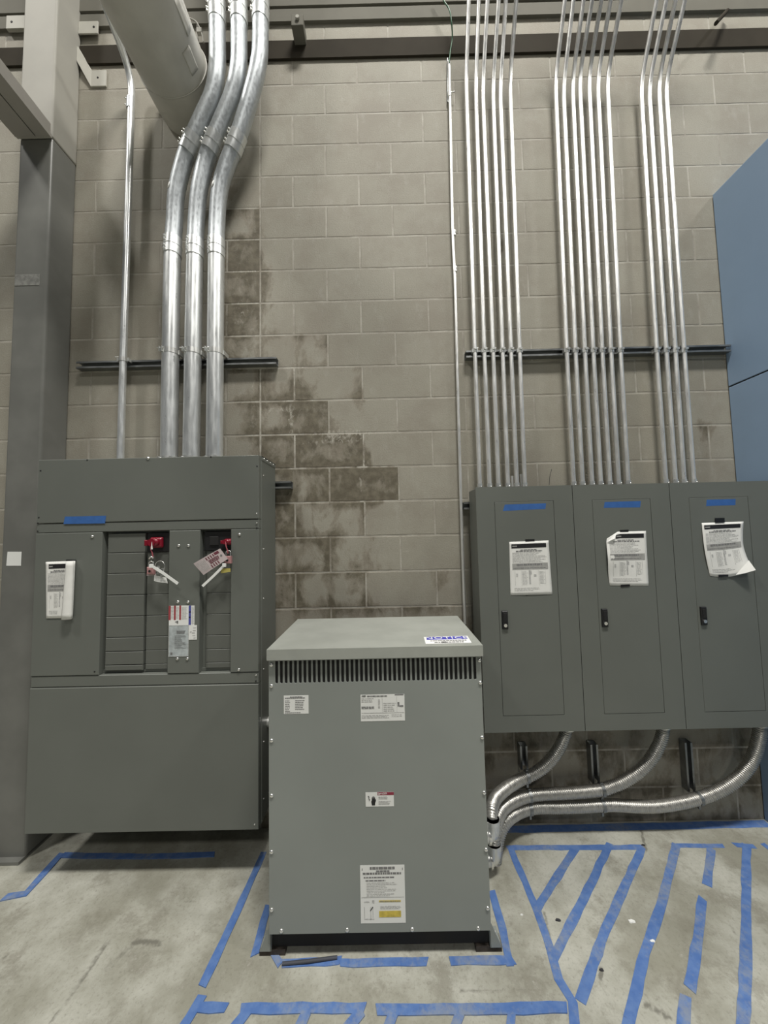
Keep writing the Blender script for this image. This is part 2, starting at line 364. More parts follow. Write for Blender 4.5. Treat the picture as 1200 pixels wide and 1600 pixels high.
def build_floor():
    SC = [((170, 1468), (118, 1545), 0.008, 1.0), ((118, 1545), (78, 1600), 0.010, .8), ((213, 1470), (250, 1475), .014, .9), ((205, 1480), (170, 1510), .030, .55), ((60, 1560), (30, 1585), .012, .45),
          ((280, 1405), (320, 1412), .015, .5), ((1000, 1290), (1010, 1330), .004, .9), ((850, 1425), (858, 1465), .006, .8), ((940, 1512), (938, 1530), .007, 1), ((1010, 1570), (1045, 1590), .014, .9), ((975, 1380), (1020, 1390), .02, .5),
          ((0, 1500), (12, 1492), .015, .6), ((1140, 1440), (1150, 1465), .008, .5), ((720, 1548), (900, 1552), .006, .6), ((180, 1530), (130, 1580), .02, .3), ((940, 1330), (1000, 1370), .004, .5), ((1035, 1420), (1060, 1460), .01, .4)]
    S = [(atZ(*a, 0), atZ(*b, 0), w, s) for a, b, w, s in SC]
    x0, x1, y0, y1, st = -2.2, 3.2, -1.35, 0.0, 0.015
    nx = int((x1 - x0) / st); ny = int((y1 - y0) / st); vs = []; col = []; fs = []
    for j in range(ny + 1):
        for i in range(nx + 1):
            x = x0 + (x1 - x0) * i / nx; y = y0 + (y1 - y0) * j / ny; v = 0
            for a, b, w, s in S:
                dx, dy = b.x - a.x, b.y - a.y; t = max(0, min(1, ((x - a.x) * dx + (y - a.y) * dy) / (dx * dx + dy * dy)))
                d = math.hypot(x - a.x - t * dx, y - a.y - t * dy); v = max(v, s * math.exp(-(d / max(w, .010)) ** 2))
            vs.append((x, y, 0)); col.append(v)
    for j in range(ny):
        for i in range(nx): fs.append((j * (nx + 1) + i, j * (nx + 1) + i + 1, (j + 1) * (nx + 1) + i + 1, (j + 1) * (nx + 1) + i))
    def q(a, b, c, d):
        o = len(vs); vs.extend([(a, c, 0), (b, c, 0), (b, d, 0), (a, d, 0)]); col.extend([0] * 4); fs.append((o, o + 1, o + 2, o + 3))
    q(-9, x0, -12, .2); q(x1, 9, -12, .2); q(x0, x1, -12, y0); q(x0, x1, y1, .2)
    me = bpy.data.meshes.new('floor'); me.from_pydata(vs, [], fs)
    at = me.color_attributes.new('scuff', 'FLOAT_COLOR', 'POINT'); at.data.foreach_set('color', [c for t in col for c in (t, t, t, 1.0)])
    me.materials.append(floor_mat()); ob = bpy.data.objects.new('floor', me); C.objects.link(ob); struct(ob)
build_floor()

# steel ledger and angles along the top of the wall
m = MB(); m.box(-3.3, 4.5, -0.014, 0.0, 4.612, 4.735)
tag(struct(m.build('trim_1', LEDG)), None)
m = MB(); m.box(-3.3, 4.5, -0.018, 0.0, 4.862, 4.945)
struct(m.build('trim_2', LEDL))
m = MB(); m.box(-3.3, 4.5, -0.006, 0.0, 4.945, 4.962); struct(m.build('trim_3', LEDG))
m = MB(); m.box(-3.3, 4.5, -0.022, 0.0, 4.962, 5.30); struct(m.build('trim_4', LEDL))

# ================================================================== STEEL COLUMN, BEAM, DUCT
CX0, CX1, CYF = -1.535, -1.346, -0.160
col = thing('steel_column', ((CX0 + CX1) / 2, -0.08, 0), 'tall steel column against the block wall, dark grey below and cream painted above', 'column')
m = MB(); m.box(CX0, CX1, CYF, -0.002, 0.0, 3.935); tag(bevel(m.build('post', COLG, col), 0.012, 3), 'dark grey painted post')
m = MB(); m.box(CX0 - .004, CX1 + .002, CYF - .004, -0.002, 3.935, 5.6); tag(bevel(m.build('upper_post', CREAM, col), 0.010, 3), 'cream painted upper post')
m = MB(); m.box(CX0 - 0.03, CX1 + 0.0, CYF - 0.03, -0.002, 0.0, 0.016); m.build('base_plate', COLG, col)
m = MB(); m.box(CX0 - .006, CX1 + .002, CYF - .02, CYF - .004, 3.925, 3.945); tag(m.build('cap_lip', CREAM, col), 'cream lip at the paint change')
wp = atY(48, 437, CYF)
m = MB(); m.box(CX0 + .01, CX1 - .04, CYF - .002, CYF, wp.z - .035, wp.z + .03); tag(bevel(m.build('weld_patch', flat('worn_steel_patch', (.30, .30, .28), .35, .4, .25, 40), col), .0015), 'scuffed weld patch')
def hole(parent, x, y, z, r=.007):
    m = MB(); m.cyl((x, y + .001, z), (x, y - .0012, z), r, 14); return m.build('bolt_hole', DARK, parent)
def tab(x0, x1, z0, z1, y, label, hx):
    t = thing('mounting_bracket', ((x0 + x1) / 2, y, z0), label, 'bracket')
    m = MB(); m.box(x0, x1, y - .008, y, z0, z1); bevel(m.build('plate', BRKT, t), .0015); hole(t, hx, y - .008, (z0 + z1) / 2); return t
t = tab(-1.80, CX0 - .005, 4.845, 4.935, -.02, 'short cream steel tab with a bolt hole on the far side of the cream column', -1.765)
m = MB(); m.box(-1.80, CX0 - .005, -.02, -.01, 4.845, 4.853); m.build('flange', BRKT, t)
t = tab(CX1 + .003, -1.220, 4.800, 4.885, -.018, 'upper cream steel tab with a bolt hole between the column and the duct', -1.245)
t = thing('mounting_bracket', (-1.22, -.006, 4.46), 'lower angled cream steel arm ending in a square plate bolted on the block wall', 'bracket')
m = MB(); m.box(-1.272, -1.173, -.009, 0.0, 4.463, 4.572); bevel(m.build('plate', BRKT, t), .0015); hole(t, -1.225, -.009, 4.52, .006)
m = MB(); m.prism([(CX1 + .003, -.030, 4.61), (CX1 + .003, -.030, 4.71), (-1.268, -.010, 4.572), (-1.268, -.010, 4.463)], (0.003, .007, 0)); m.build('arm', BRKT, t)

# overhead beam leaving the column towards the room
bm_ = thing('overhead_beam', (-1.45, -0.3, 3.94), 'grey steel beam running from the column head out over the room', 'beam')
def barrow(poly, d, nm, mat): m = MB(); m.prism(poly, d); return m.build(nm, mat, bm_)
BY0, BY1 = CYF - .022, -1.9
def slab(xa0, xa1, xb0, xb1, z0, z1, nm, mat=GBEAM):
    m = MB(); vs = [(xa0, BY0, z0), (xa1, BY0, z0), (xb1, BY1, z0), (xb0, BY1, z0)]; m.prism(vs, (0, 0, z1 - z0)); return m.build(nm, mat, bm_)
slab(-1.415, -1.335, -1.32, -1.240, 3.915, 3.99, 'channel')
slab(-1.535, -1.422, -1.44, -1.327, 3.915, 3.99, 'channel')
slab(-1.428, -1.412, -1.333, -1.317, 3.955, 3.99, 'joint_strip', BLACK)

# insulated duct going through the wall
dc = Vector((-.629, 0, 4.295)); DR = 0.190
duct = thing('round_duct', (dc.x, -.3, dc.z - DR), 'large round insulated duct wrapped in grey jacket, passing through the top of the block wall', 'duct')
m = MB(); pts = []; rs = []
run = [(dc.x, -.0005, dc.z), (dc.x, -.35, dc.z), (dc.x, -.70, dc.z)]
for i, a in enumerate(spline(run, .03)):
    pts.append((a.x + .006 * noise.noise(Vector((a.y * 4, 0, a.z))), a.y, a.z + .006 * noise.noise(Vector((a.y * 4, 5, 0)))))
    rs.append(DR * (1 + .018 * noise.noise(Vector((a.y * 5, a.z, 1)))) * (0.975 if i < 1 else 1))
m.tube(pts, rs, 56); m.build('jacket', DUCTM, duct)
m = MB(); m.cyl((dc.x, -.70, dc.z), (dc.x, -.72, dc.z), DR + .02, 48); m.build('flange', DUCTM, duct)  # added end cap, unseen; the run stops here to shorten its wall shadow
def wrap_patch(a0, a1, y0, y1, r=DR + .004):
    m = MB(); n = 10; vs = []; 
    for rr in (r, r - .006):
        for j in range(6):
            for i in range(n + 1):
                a = a0 + (a1 - a0) * i / n; y = y0 + (y1 - y0) * j / 5
                vs.append((dc.x + math.cos(a) * (rr + .003 * noise.noise(Vector((a * 9, y * 20, 0)))), y, dc.z + math.sin(a) * rr))
    fs = [(j * (n + 1) + i, j * (n + 1) + i + 1, (j + 1) * (n + 1) + i + 1, (j + 1) * (n + 1) + i) for j in range(5) for i in range(n)]
    o = 6 * (n + 1); fs += [tuple(o + k for k in f) for f in fs]
    rim = [i for i in range(n + 1)] + [(j) * (n + 1) + n for j in range(1, 6)] + [5 * (n + 1) + i for i in range(n - 1, -1, -1)] + [j * (n + 1) for j in range(4, 0, -1)]
    fs += [(rim[k], rim[(k + 1) % len(rim)], o + rim[(k + 1) % len(rim)], o + rim[k]) for k in range(len(rim))]
    m.add(vs, fs, True); return m.build('jacket_patch', DUCTM, duct)
wrap_patch(-.75, -.45, -.34, -.25, DR + .0015); wrap_patch(-.35, -.05, -.48, -.36, DR + .002)
m = MB(); m.tube([(dc.x + math.cos(a) * (DR + .001), -.20, dc.z + math.sin(a) * (DR + .001)) for a in [math.pi * 2 * k / 60 for k in range(61)]], .0035, 6, False); m.build('jacket_seam', DUCTM, duct)
# hanger wire by the duct
hp = [atY(290, 26, -.06), atY(305, 33, -.06), atY(311, 42, -.07), atY(316, 55, -.08), atY(318, 66, -.08)]
hk = thing('pipe_hanger', hp[2], 'bent white strap hanger beside the round duct', 'hanger')
m = MB(); m.tube(spline(hp, .01), .0045, 8); m.build('strap', CREAM, hk)
m = MB(); m.tube(spline([atY(308, 36, -.05), atY(308, 55, -.05), atY(310, 64, -.05)], .01), .004, 8); m.build('strap', CREAM, hk)
m = MB(); m.box(hp[2].x - .008, hp[2].x + .022, -.085, -.065, hp[2].z - .055, hp[2].z - .025); m.build('clip', CREAM, hk)

# tall blue cabinet on the right
bl = thing('tall_cabinet', (3.0, -.5, 0), 'tall blue enamelled enclosure beside the grey panelboards, with a thin dark seam across its side', 'cabinet')
BX = 2.572
m = MB(); m.box(BX, 3.4, -1.0, -.004, 0.0, 2.432); bevel(m.build('lower_body', BLUEC, bl), .003)
m = MB(); m.box(BX, 3.4, -1.0, -.004, 2.440, 3.640); bevel(m.build('upper_body', BLUEC, bl), .003)
m = MB(); m.box(BX + .004, 3.39, -.995, -.006, 2.430, 2.442); m.build('seam', DARK, bl)

# ================================================================== STRUT CHANNEL
def strut_bm(axis, a0, a1, cx, cz, base=0.0, w=.0413, d=.0413, lip=.0075, hook=.0071, t=.0026):
    """C channel, open towards -Y; axis 'X' or 'Z'; base = the Y it is fixed to"""
    P = [(-w / 2, 0), (w / 2, 0), (w / 2, -d), (w / 2 - lip - t, -d), (w / 2 - lip - t, -d + hook), (w / 2 - lip, -d + hook), (w / 2 - lip, -d + t), (w / 2 - t, -d + t), (w / 2 - t, -t),
         (-w / 2 + t, -t), (-w / 2 + t, -d + t), (-w / 2 + lip, -d + t), (-w / 2 + lip, -d + hook), (-w / 2 + lip + t, -d + hook), (-w / 2 + lip + t, -d), (-w / 2, -d)]
    m = MB()
    if axis == 'X': m.prism([(a0, base + y, cz + s) for s, y in P], (a1 - a0, 0, 0))
    else: m.prism([(cx + s, base + y, a0) for s, y in P], (0, 0, a1 - a0))
    return m
def strut(axis, a0, a1, cx, cz, label, group=None, base=0.0):
    m = strut_bm(axis, a0, a1, cx, cz, base); o = m.build('strut_channel', STRUT); o['label'] = label; o['category'] = 'strut'
    if group: o['group'] = group
    return o
def strut_thing(axis, a0, a1, cx, cz, label): return strut(axis, a0, a1, cx, cz, label)
strut_thing('X', -1.275, -.095, 0, 2.644, 'horizontal steel strut behind the three large conduits above the switchboard')
strut_thing('X', 1.020, 2.568, 0, 2.655, 'long horizontal steel strut that the thin conduits cross above the panelboards')
strut_thing('X', -1.20, -.012, 0, 1.907, 'short stub of strut sticking out from behind the top of the switchboard')
strut_thing('X', .975, 2.52, 0, 1.764, 'strut end showing behind the upper corner of the first panelboard')
for (cx, z0, z1, w_) in ((1.255, .312, .590, 'first vertical strut below the panelboards, nearest the transformer'), (1.640, .234, .590, 'middle vertical strut below the panelboards'), (2.155, .180, .590, 'last vertical strut below the panelboards, nearest the blue cabinet')):
    strut_thing('Z', z0, .437, cx, 0, w_)

# ================================================================== CONDUITS
def ring(m, p, d, r0, r1, L_, n=20):
    p = Vector(p); d = Vector(d).normalized(); m.tube([p - d * L_ / 2, p + d * L_ / 2], r0, n); return m
def screw(parent, c, d, r=.004, h=.003, name='screw'):
    m = MB(); m.dome(c, d, r, h); return m.build(name, SCREW, parent)

def thin_conduit(pb, ps, pk, pt, label, group, rad=.0118):
    """pb bottom on the panel, ps strut crossing, pk knee, pt a point on the leaning part (all px)"""
    Y = -.0413 - rad - .001
    b = atY(*pb, Y); s = atY(*ps, Y); k = atY(*pk, Y); e = atX(*pt, k.x)
    b.z = 1.848; t = thing('thin_conduit', b, label, 'conduit', group)
    xs = lambda z: b.x + (k.x - b.x) * (z - b.z) / (k.z - b.z)
    d = (e - k).normalized(); top = k + d * 1.05
    m = MB(); m.tube(fillet([b, (s.x * .6 + xs(s.z) * .4, Y, s.z), k, top], .10, 8), rad, 18); m.build('tube', EMT, t)
    # bottom set screw connector
    m = MB(); m.cyl((b.x, Y, b.z), (b.x, Y, b.z + .038), rad + .0028, 18); m.cyl((b.x, Y, b.z), (b.x, Y, b.z + .005), rad + .006, 18); m.build('connector', FIT, t)
    screw(t, (b.x + .004, Y - rad - .0025, b.z + .020), (0.25, -1, 0), .0042, .006)
    # strut clamp: two halves with a bolt
    z = s.z; x = s.x * .6 + xs(s.z) * .4; m = MB()
    m.tube([(x, Y, z - .012 + .000), (x, Y, z + .012)], rad + .0018, 18)
    for sgn in (-1, 1): m.box(x + sgn * (rad + .001) - .0035, x + sgn * (rad + .001) + .0035, Y - rad * .4, -.034, z - .011, z + .011)
    m.box(x - .004, x + .011, Y - rad - .007, Y - rad + .002, z + .001, z + .012)
    m.build('strap', FIT, t)
    m = MB(); m.cyl((x - .010, Y - rad - .004, z + .007), (x + .015, Y - rad - .004, z + .007), .0022, 8); m.build('clamp_bolt', SCREW, t)
    return t
ORD = ['first', 'second', 'third', 'fourth', 'fifth', 'sixth', 'seventh']
G1 = dict(b=[749.6, 764.8, 778.8, 793.6, 807.6, 820.0], s=[741.4, 755.9, 770.3, 784.8, 798.0, 811.5], k=[(728.3, 125), (743.3, 137), (754.2, 138), (770, 138), (781.3, 141), (796.7, 125)], t=[732.5, 748.3, 761.7, 779, 790.4, 806.5])
G2 = dict(b=[896.4, 910.4, 925.2, 938.8, 953.2, 966.8, 981.6], s=[884.2, 898.2, 912.7, 926.3, 939.9, 953.5, 968.4], k=[(867.5, 127), (880, 137), (894, 127), (905, 121), (919.6, 121), (933.3, 125), (948.3, 123)], t=[882.5, 895.8, 911.7, 925, 939.5, 954, 970.8])
G3 = dict(b=[1040.4, 1055.6, 1069.2, 1084.4], s=[1024.9, 1040.6, 1054.6, 1068.2], k=[(1000.8, 133), (1013.3, 135), (1028.3, 129), (1039.6, 131)], t=[1025.8, 1040.8, 1055.4, 1070])
for G, place, gname in ((G1, 'the six-conduit bundle nearest the transformer', 'thin conduits of the first bundle'), (G2, 'the seven-conduit bundle above the middle panelboard', 'thin conduits of the middle bundle'), (G3, 'the four-conduit bundle nearest the blue cabinet', 'thin conduits of the last bundle')):
    n = len(G['b'])
    for i in range(n):
        w = ORD[i] if i < n - 1 else 'last'
        yb = 757
        thin_conduit((G['b'][i], yb), (G['s'][i], 548), G['k'][i], (G['t'][i], 0), '%s thin conduit from the left in %s' % (w, place), gname)
# two loose stubs behind the sixth conduit
for px, w in ((800.5, 'shorter'), (815.0, 'taller')):
    p = atY(px, 757, -.03); p.z = 1.85
    m = MB(); m.cyl((p.x, -.03, 1.85), (p.x, -.03, 1.93 + (.01 if w == 'taller' else 0)), .009, 14)
    tag(m.build('conduit_stub', EMT), '%s open conduit stub between the fifth and last thin conduits, on the first panelboard' % w, 'conduit')

# single conduit on the left
Y = -.0413 - .0185
pb = atY(188.5, 705, Y); pk = atY(206.5, 118, Y); pe = atX(191, 78, pk.x); ps = atY(192.5, 562, Y); pb.z = 2.026
t = thing('single_conduit', pb, 'lone galvanised conduit between the column and the three large conduits', 'conduit')
d = (pe - pk).normalized()
m = MB(); m.tube(fillet([pb, ps, pk, pk + d * .7], .13, 10), .0185, 20); m.build('tube', EMTBIG, t)
m = MB(); cc = atY(204, 163, Y); m.cyl((cc.x, Y, cc.z - .035), (cc.x, Y, cc.z + .035), .0212, 20); m.build('coupling', EMTBEND, t)
for dz in (-.02, .02): screw(t, (cc.x - .017, Y - .014, cc.z + dz), (-.8, -.6, 0), .0045, .008)
m = MB(); m.cyl((ps.x, Y, ps.z - .012), (ps.x, Y, ps.z + .012), .0215, 20)
for sgn in (-1, 1): m.box(ps.x + sgn * .019 - .003 + (.012 if sgn > 0 else -.012), ps.x + sgn * .019 + .003 + (.012 if sgn > 0 else -.012), Y - .004, -.034, ps.z - .01, ps.z + .01)
m.cyl((ps.x - .034, Y - .016, ps.z + .008), (ps.x - .010, Y - .016, ps.z + .008), .003, 8); m.build('strap', FIT, t)

# three large conduits with an offset
BIG = [
    ([(264.5, 705), (266.5, 550), (269.5, 400), (272.5, 350)], [(276, 300), (287, 255), (298, 225), (315.5, 187), (332, 150), (339, 110)], [(339.5, 50), (337.5, -60)]),
    ([(299, 705), (301.5, 550), (304.5, 400), (306.5, 350)], [(311, 300), (321, 255), (332, 225), (348, 187), (363, 150), (372, 110)], [(373.5, 50), (372, -60)]),
    ([(335, 705), (336.5, 550), (338, 400), (339, 350)], [(343, 300), (354, 260), (368, 225), (381, 187), (392, 150), (403, 105)], [(407, 50), (407, -60)])]
RB = .0445
for idx, (lo, mid, hi) in enumerate(BIG):
    w = ('first large galvanised conduit, nearest the column, rising from the switchboard top', 'middle of the three large galvanised conduits rising from the switchboard top', 'third large galvanised conduit, farthest from the column, rising from the switchboard top')[idx]
    Y = -.0413 - RB - .001
    P = [atY(*q, Y) for q in lo]; P[0].z = 2.026
    n = len(mid)
    P2 = [atY(*q, Y - .115 * (i + 1) / n) for i, q in enumerate(mid)]; P3 = [atY(*q, Y - .122) for q in hi]
    P3[-1] = P3[0] + (P3[-1] - P3[0]).normalized() * .9
    t = thing('large_conduit', P[0], w, 'conduit', 'large conduits above the switchboard')
    full = spline(P + P2 + P3, .015)
    def near(q, Yq):
        a = atY(*q, Yq); i = min(range(len(full)), key=lambda j: (full[j] - a).length); i = max(1, min(len(full) - 2, i)); return full[i], (full[i + 1] - full[i - 1]).normalized(), i
    c1, d1, i1 = near((269.5 + 34.5 * idx, 388), Y); c2, d2, i2 = near(mid[2], Y - .06); c3, d3, i3 = near((338 + 34 * idx, 18), Y - .122)
    m = MB(); m.tube(full[:i1 + 1], RB, 28); tag(m.build('lower_tube', EMTBIG, t), 'smooth bright lower tube')
    m = MB(); m.tube(full[i1:i2 + 1], RB, 28); tag(m.build('elbow', EMTBEND, t), 'dull grey lower elbow')
    m = MB(); m.tube(full[i2:i3 + 1], RB, 28); tag(m.build('elbow', EMTBEND, t), 'dull grey upper elbow')
    m = MB(); m.tube(full[i3:], RB, 28); m.build('upper_tube', EMTBIG, t)
    for c, dd, LL in ((c1, d1, .105), (c2, d2, .10), (c3, d3, .15)):
        m = MB(); m.cyl(c - dd * LL / 2, c + dd * LL / 2, RB + .0032, 28); m.cyl(c - dd * .002, c + dd * .002, RB + .005, 28)
        cp_ = m.build('coupling', EMTBIG, t)
        side = dd.cross(Vector((0, -1, 0))).normalized() * -1
        sd = (side * .82 + Vector((0, -.57, 0))).normalized()
        sd2 = (side * -.1 + Vector((0, -1, 0))).normalized()
        if sd.x > 0: sd = Vector((-sd.x, sd.y, sd.z))
        base_d = sd if c is not c1 else (Vector((-.45, -.9, 0))).normalized()
        for o_ in (-.038, -.020, .018, .036):
            m = MB(); q = c + dd * o_ + base_d * (RB + .001); m.cyl(q, q + base_d * .012, .005, 8); m.build('set_screw', SCREW, t)
    # strap at the strut
    q = atY(lo[1][0], 551, Y); ang = Vector((0, 0, 1)); m = MB(); m.cyl(q - ang * .014, q + ang * .014, RB + .0022, 28)
    for sgn in (-1, 1): m.box(q.x + sgn * (RB + .003) - .003, q.x + sgn * (RB + .003) + .003, Y + .0, -.030, q.z - .013, q.z + .013)
    st = m.build('strap', FIT, t)
    m = MB(); bx = q.x - RB * .62; by = q.y - RB * .86
    m.box(bx - .009, bx - .005, by - .012, by + .004, q.z - .014, q.z + .014); m.box(bx + .005, bx + .009, by - .012, by + .004, q.z - .014, q.z + .014)
    m.cyl((bx - .022, by - .006, q.z + .006), (bx + .014, by - .006, q.z + .006), .0032, 10); m.cyl((bx + .009, by - .006, q.z + .006), (bx + .014, by - .006, q.z + .006), .007, 6)
    m.build('clamp_bolt', FIT, t)
    # connector at the cabinet
    b0 = P[0]; m = MB(); m.cyl((b0.x, Y, b0.z), (b0.x, Y, b0.z + .045), RB + .0035, 28); m.build('connector', FIT, t)
    for o_ in (.012, .032):
        m = MB(); m.cyl((b0.x - .022, Y - RB + .004, b0.z + o_), (b0.x - .028, Y - RB - .010, b0.z + o_ + .002), .005, 8); m.build('set_screw', SCREW, t)
    if idx != 1:
        s0, sd_, si = near((272 if idx == 0 else 338, 298), Y - .02)
        m = MB()
        a0, a1 = math.radians(-150), math.radians(-110); vs = []; 
        for jj in (-1, 1):
            for kk in range(7):
                a = a0 + (a1 - a0) * kk / 6; vs.append(s0 + sd_ * .016 * jj + Vector((math.cos(a), math.sin(a), 0)) * (RB + .0012))
        m.add(vs, [(k, k + 1, 8 + k, 7 + k) for k in range(6)], True); o = m.build('sticker', WHITE, t); sm = o.modifiers.new('s', 'SOLIDIFY'); sm.thickness = .0006

# thin ground wire conduit with a green wire
Y = -.0098
gp = [(701.5, 96), (703, 150), (707, 350), (711, 445), (714, 560), (719.5, 760), (726.5, 975)]
P = [atY(*q, Y - (.010 if q[1] < 900 else .010)) for q in gp]
t = thing('ground_conduit', (P[-1].x, -.02, P[-1].z), 'slim conduit running straight up the wall between the bundles, a green wire leaving its top', 'conduit')
m = MB(); m.tube(spline(P, .05), .0092, 14); m.build('tube', EMT, t)
for q in ((702.8, 148), (709.3, 365), (711, 421)):
    c = atY(*q, Y - .010); m = MB(); m.cyl(c - Vector((0, 0, .016)), c + Vector((0, 0, .016)), .0118, 14); m.build('coupling', FIT, t)
    m = MB(); m.cyl(c + Vector((.006, -.008, .004)), c + Vector((.030 if q[1] < 200 else .014, -.012, .004)), .0028, 8); m.build('set_screw', FIT, t)
c = atY(699.5, 115, -.012); m = MB(); m.tube([atY(699.3, 92, -.012), atY(700, 160, -.012)], .0045, 10); m.build('bare_rod', STRUT, t)
gw = [(702, 97), (703.5, 80), (706.5, 60), (705.5, 35), (702, 15), (694, 2), (680, -25)]
m = MB(); m.tube(spline([atY(*q, -.022 - (.05 if q[1] < 60 else .01)) for q in gw], .01), .0038, 10)
tag(m.build('ground_wire', GREEN), 'green insulated wire dropping into the slim conduit by the ceiling ledger', 'wire')

# small box by the ledger, hanger rod on the right, loose whisker wire
t = thing('junction_clamp', (.06, -.06, 4.70), 'small pale beam clamp on the ledger above the middle of the wall', 'clamp')
m = MB(); m.box(.020, .092, -.10, -.0, 4.700, 4.775); bevel(m.build('body', LEDL, t), .003)
m = MB(); m.cyl((.06, -.112, 4.74), (.06, -.10, 4.74), .012, 6); m.build('bolt', CREAM, t)
a = atY(1136, 17, -.03); b_ = atY(1119, 36, -.10); m = MB(); m.tube([a, b_], .011, 10)
tag(m.build('angled_rod', LEDG), 'short dark angled rod jutting from the wall above the ledger, toward the blue cabinet', 'rod')
m = MB(); m.tube(spline([atY(858, 758, -.12), atY(859, 745, -.118), atY(862, 733, -.112)], .005), .0013, 6)
tag(m.build('wire_whisker', BLACK), 'fine black wire end poking up behind the first panelboard top', 'wire')

# ================================================================== SHEETS OF PAPER AND LABELS
class Sheet:
    """a sheet on four measured corners (tl, tr, br, bl), with its own bulge off the surface"""
    def __init__(s, tl, tr, br, bl, bulge=lambda u, v: 0.0, nrm=(0, -1, 0), off=.0008, bend=None):
        s.c = [Vector(p) for p in (tl, tr, br, bl)]; s.b = bulge; s.n = Vector(nrm); s.off = off; s.bend = bend
    def p(s, u, v, o=0.0):
        tl, tr, br, bl = s.c; q = tl.lerp(tr, u).lerp(bl.lerp(br, u), v)
        if s.bend: q = q + s.bend(u, v)
        return q + s.n * (s.off + s.b(u, v) + o)
    def sheet(s, name, mat, parent=None, nu=14, nv=18, mask=lambda u, v: True):
        m = MB(); s.patch(m, 0, 0, 1, 1, 0, nu, nv); o = m.build(name, mat, parent); return s.solid(o)
    def solid(s, o, th=.0004):
        d = o.modifiers.new('s', 'SOLIDIFY'); d.thickness = th; d.offset = 0; return o
    def patch(s, m, u0, v0, u1, v1, o, nu=1, nv=1):
        vs = [s.p(u0 + (u1 - u0) * i / nu, v0 + (v1 - v0) * j / nv, o) for j in range(nv + 1) for i in range(nu + 1)]
        m.add(vs, [(j * (nu + 1) + i, j * (nu + 1) + i + 1, (j + 1) * (nu + 1) + i + 1, (j + 1) * (nu + 1) + i) for j in range(nv) for i in range(nu)], nu > 8)
    def bars(s, name, mat, rects, parent, o=.0006):
        m = MB()
        for r in rects: s.patch(m, *r, o, min(8, max(1, int((r[2] - r[0]) * 9))), max(1, int((r[3] - r[1]) * 16)))
        ob = m.build(name, mat, parent); return s.solid(ob, .0003)
def text_rows(u0, u1, v0, v1, n, fill=.55, ragged=.25, words=True, seed=1):
    r = random.Random(seed); out = []
    for i in range(n):
        v = v0 + (v1 - v0) * (i + .5) / n; h = (v1 - v0) / n * fill * .5; e = u1 - (u1 - u0) * ragged * r.random(); u = u0
        while u < e:
            w = r.uniform(.03, .10) * (1 if words else 3); out.append((u, v - h, min(u + w, e), v + h)); u += w + .012
    return out
def qrange(tlbr, Y):  # px rectangle -> corners on plane Y
    return [atY(*q, Y) for q in tlbr]

PY = -.200; CYB = -.300      # panelboard front, switchboard front
def notice(tlx, Y, label, bulge, thing_seed, fold=None, hdr=(.05, .045, .93, .125), bend=None):
    c = qrange(tlx, Y); sh = Sheet(*c, bulge=bulge, bend=bend)
    t = thing('paper_notice', (c[0] + c[2]) / 2, label, 'paper')
    sh.sheet('sheet', PAPER, t)
    sh.bars('header_band', INK, [hdr], t, .0007)
    hm = [(hdr[0] + .02 + .011 * i, (hdr[1] + hdr[3]) / 2 - .010, hdr[0] + .028 + .011 * i, (hdr[1] + hdr[3]) / 2 + .012) for i in range(11)]
    sh.bars('header_print', PAPERG, hm, t, .0011)
    top = .14
    r = [(.27, .155, .68, .163), (.16, .178, .82, .190)]
    sh.bars('title_print', PRINTD, [q for a in r for q in text_rows(a[0], a[2], a[1], a[3], 1, 1.8, 0, seed=thing_seed)], t, .0007)
    sh.bars('body_print', PRINT, text_rows(.07, .92, .20, .40, 9, .42, .35, seed=thing_seed + 1), t, .0007)
    sh.bars('footer_print', PRINT, text_rows(.10, .85, .86, .93, 3, .35, .6, seed=thing_seed + 5), t, .0007)
    sh.bars('shaded_band', PAPERG, [(.06, .41, .94, .53)], t, .0006)
    sh.bars('band_print', PRINTD, text_rows(.16, .82, .42, .455, 1, .9, .1, seed=thing_seed + 2) + text_rows(.08, .90, .485, .515, 1, .35, .1, seed=thing_seed + 3), t, .0010)
    sh.bars('diagram_print', PRINT, [(.46, .54, .50, .80), (.50, .55, .53, .62), (.12, .55, .125, .83), (.28, .55, .285, .83), (.70, .55, .705, .83), (.86, .55, .865, .80), (.15, .60, .19, .66), (.58, .62, .64, .66)] + text_rows(.30, .44, .56, .82, 12, .3, .3, seed=thing_seed + 4) + text_rows(.72, .85, .56, .80, 11, .3, .3, seed=thing_seed + 6), t, .0007)
    return t, sh
def px(x, y): return (720 + x / 2.5, 740 + y / 2.5)
def black_tape(quad, Y, label, lift=.0016):
    sh = Sheet(*[atY(*q, Y) for q in quad], off=lift); o = sh.sheet('black_tape_piece', BTAPE, None, 3, 2); sh.solid(o, .0008); tag(o, label, 'tape', 'black tape holding the notices'); return o
def blue_tape(quad, Y, label):
    sh = Sheet(*[atY(*q, Y) for q in quad], off=.0006); o = sh.sheet('blue_tape_piece', BTAPEBLUE, None, 4, 2); tag(o, label, 'tape', 'blue tape pieces on the enclosures'); return o

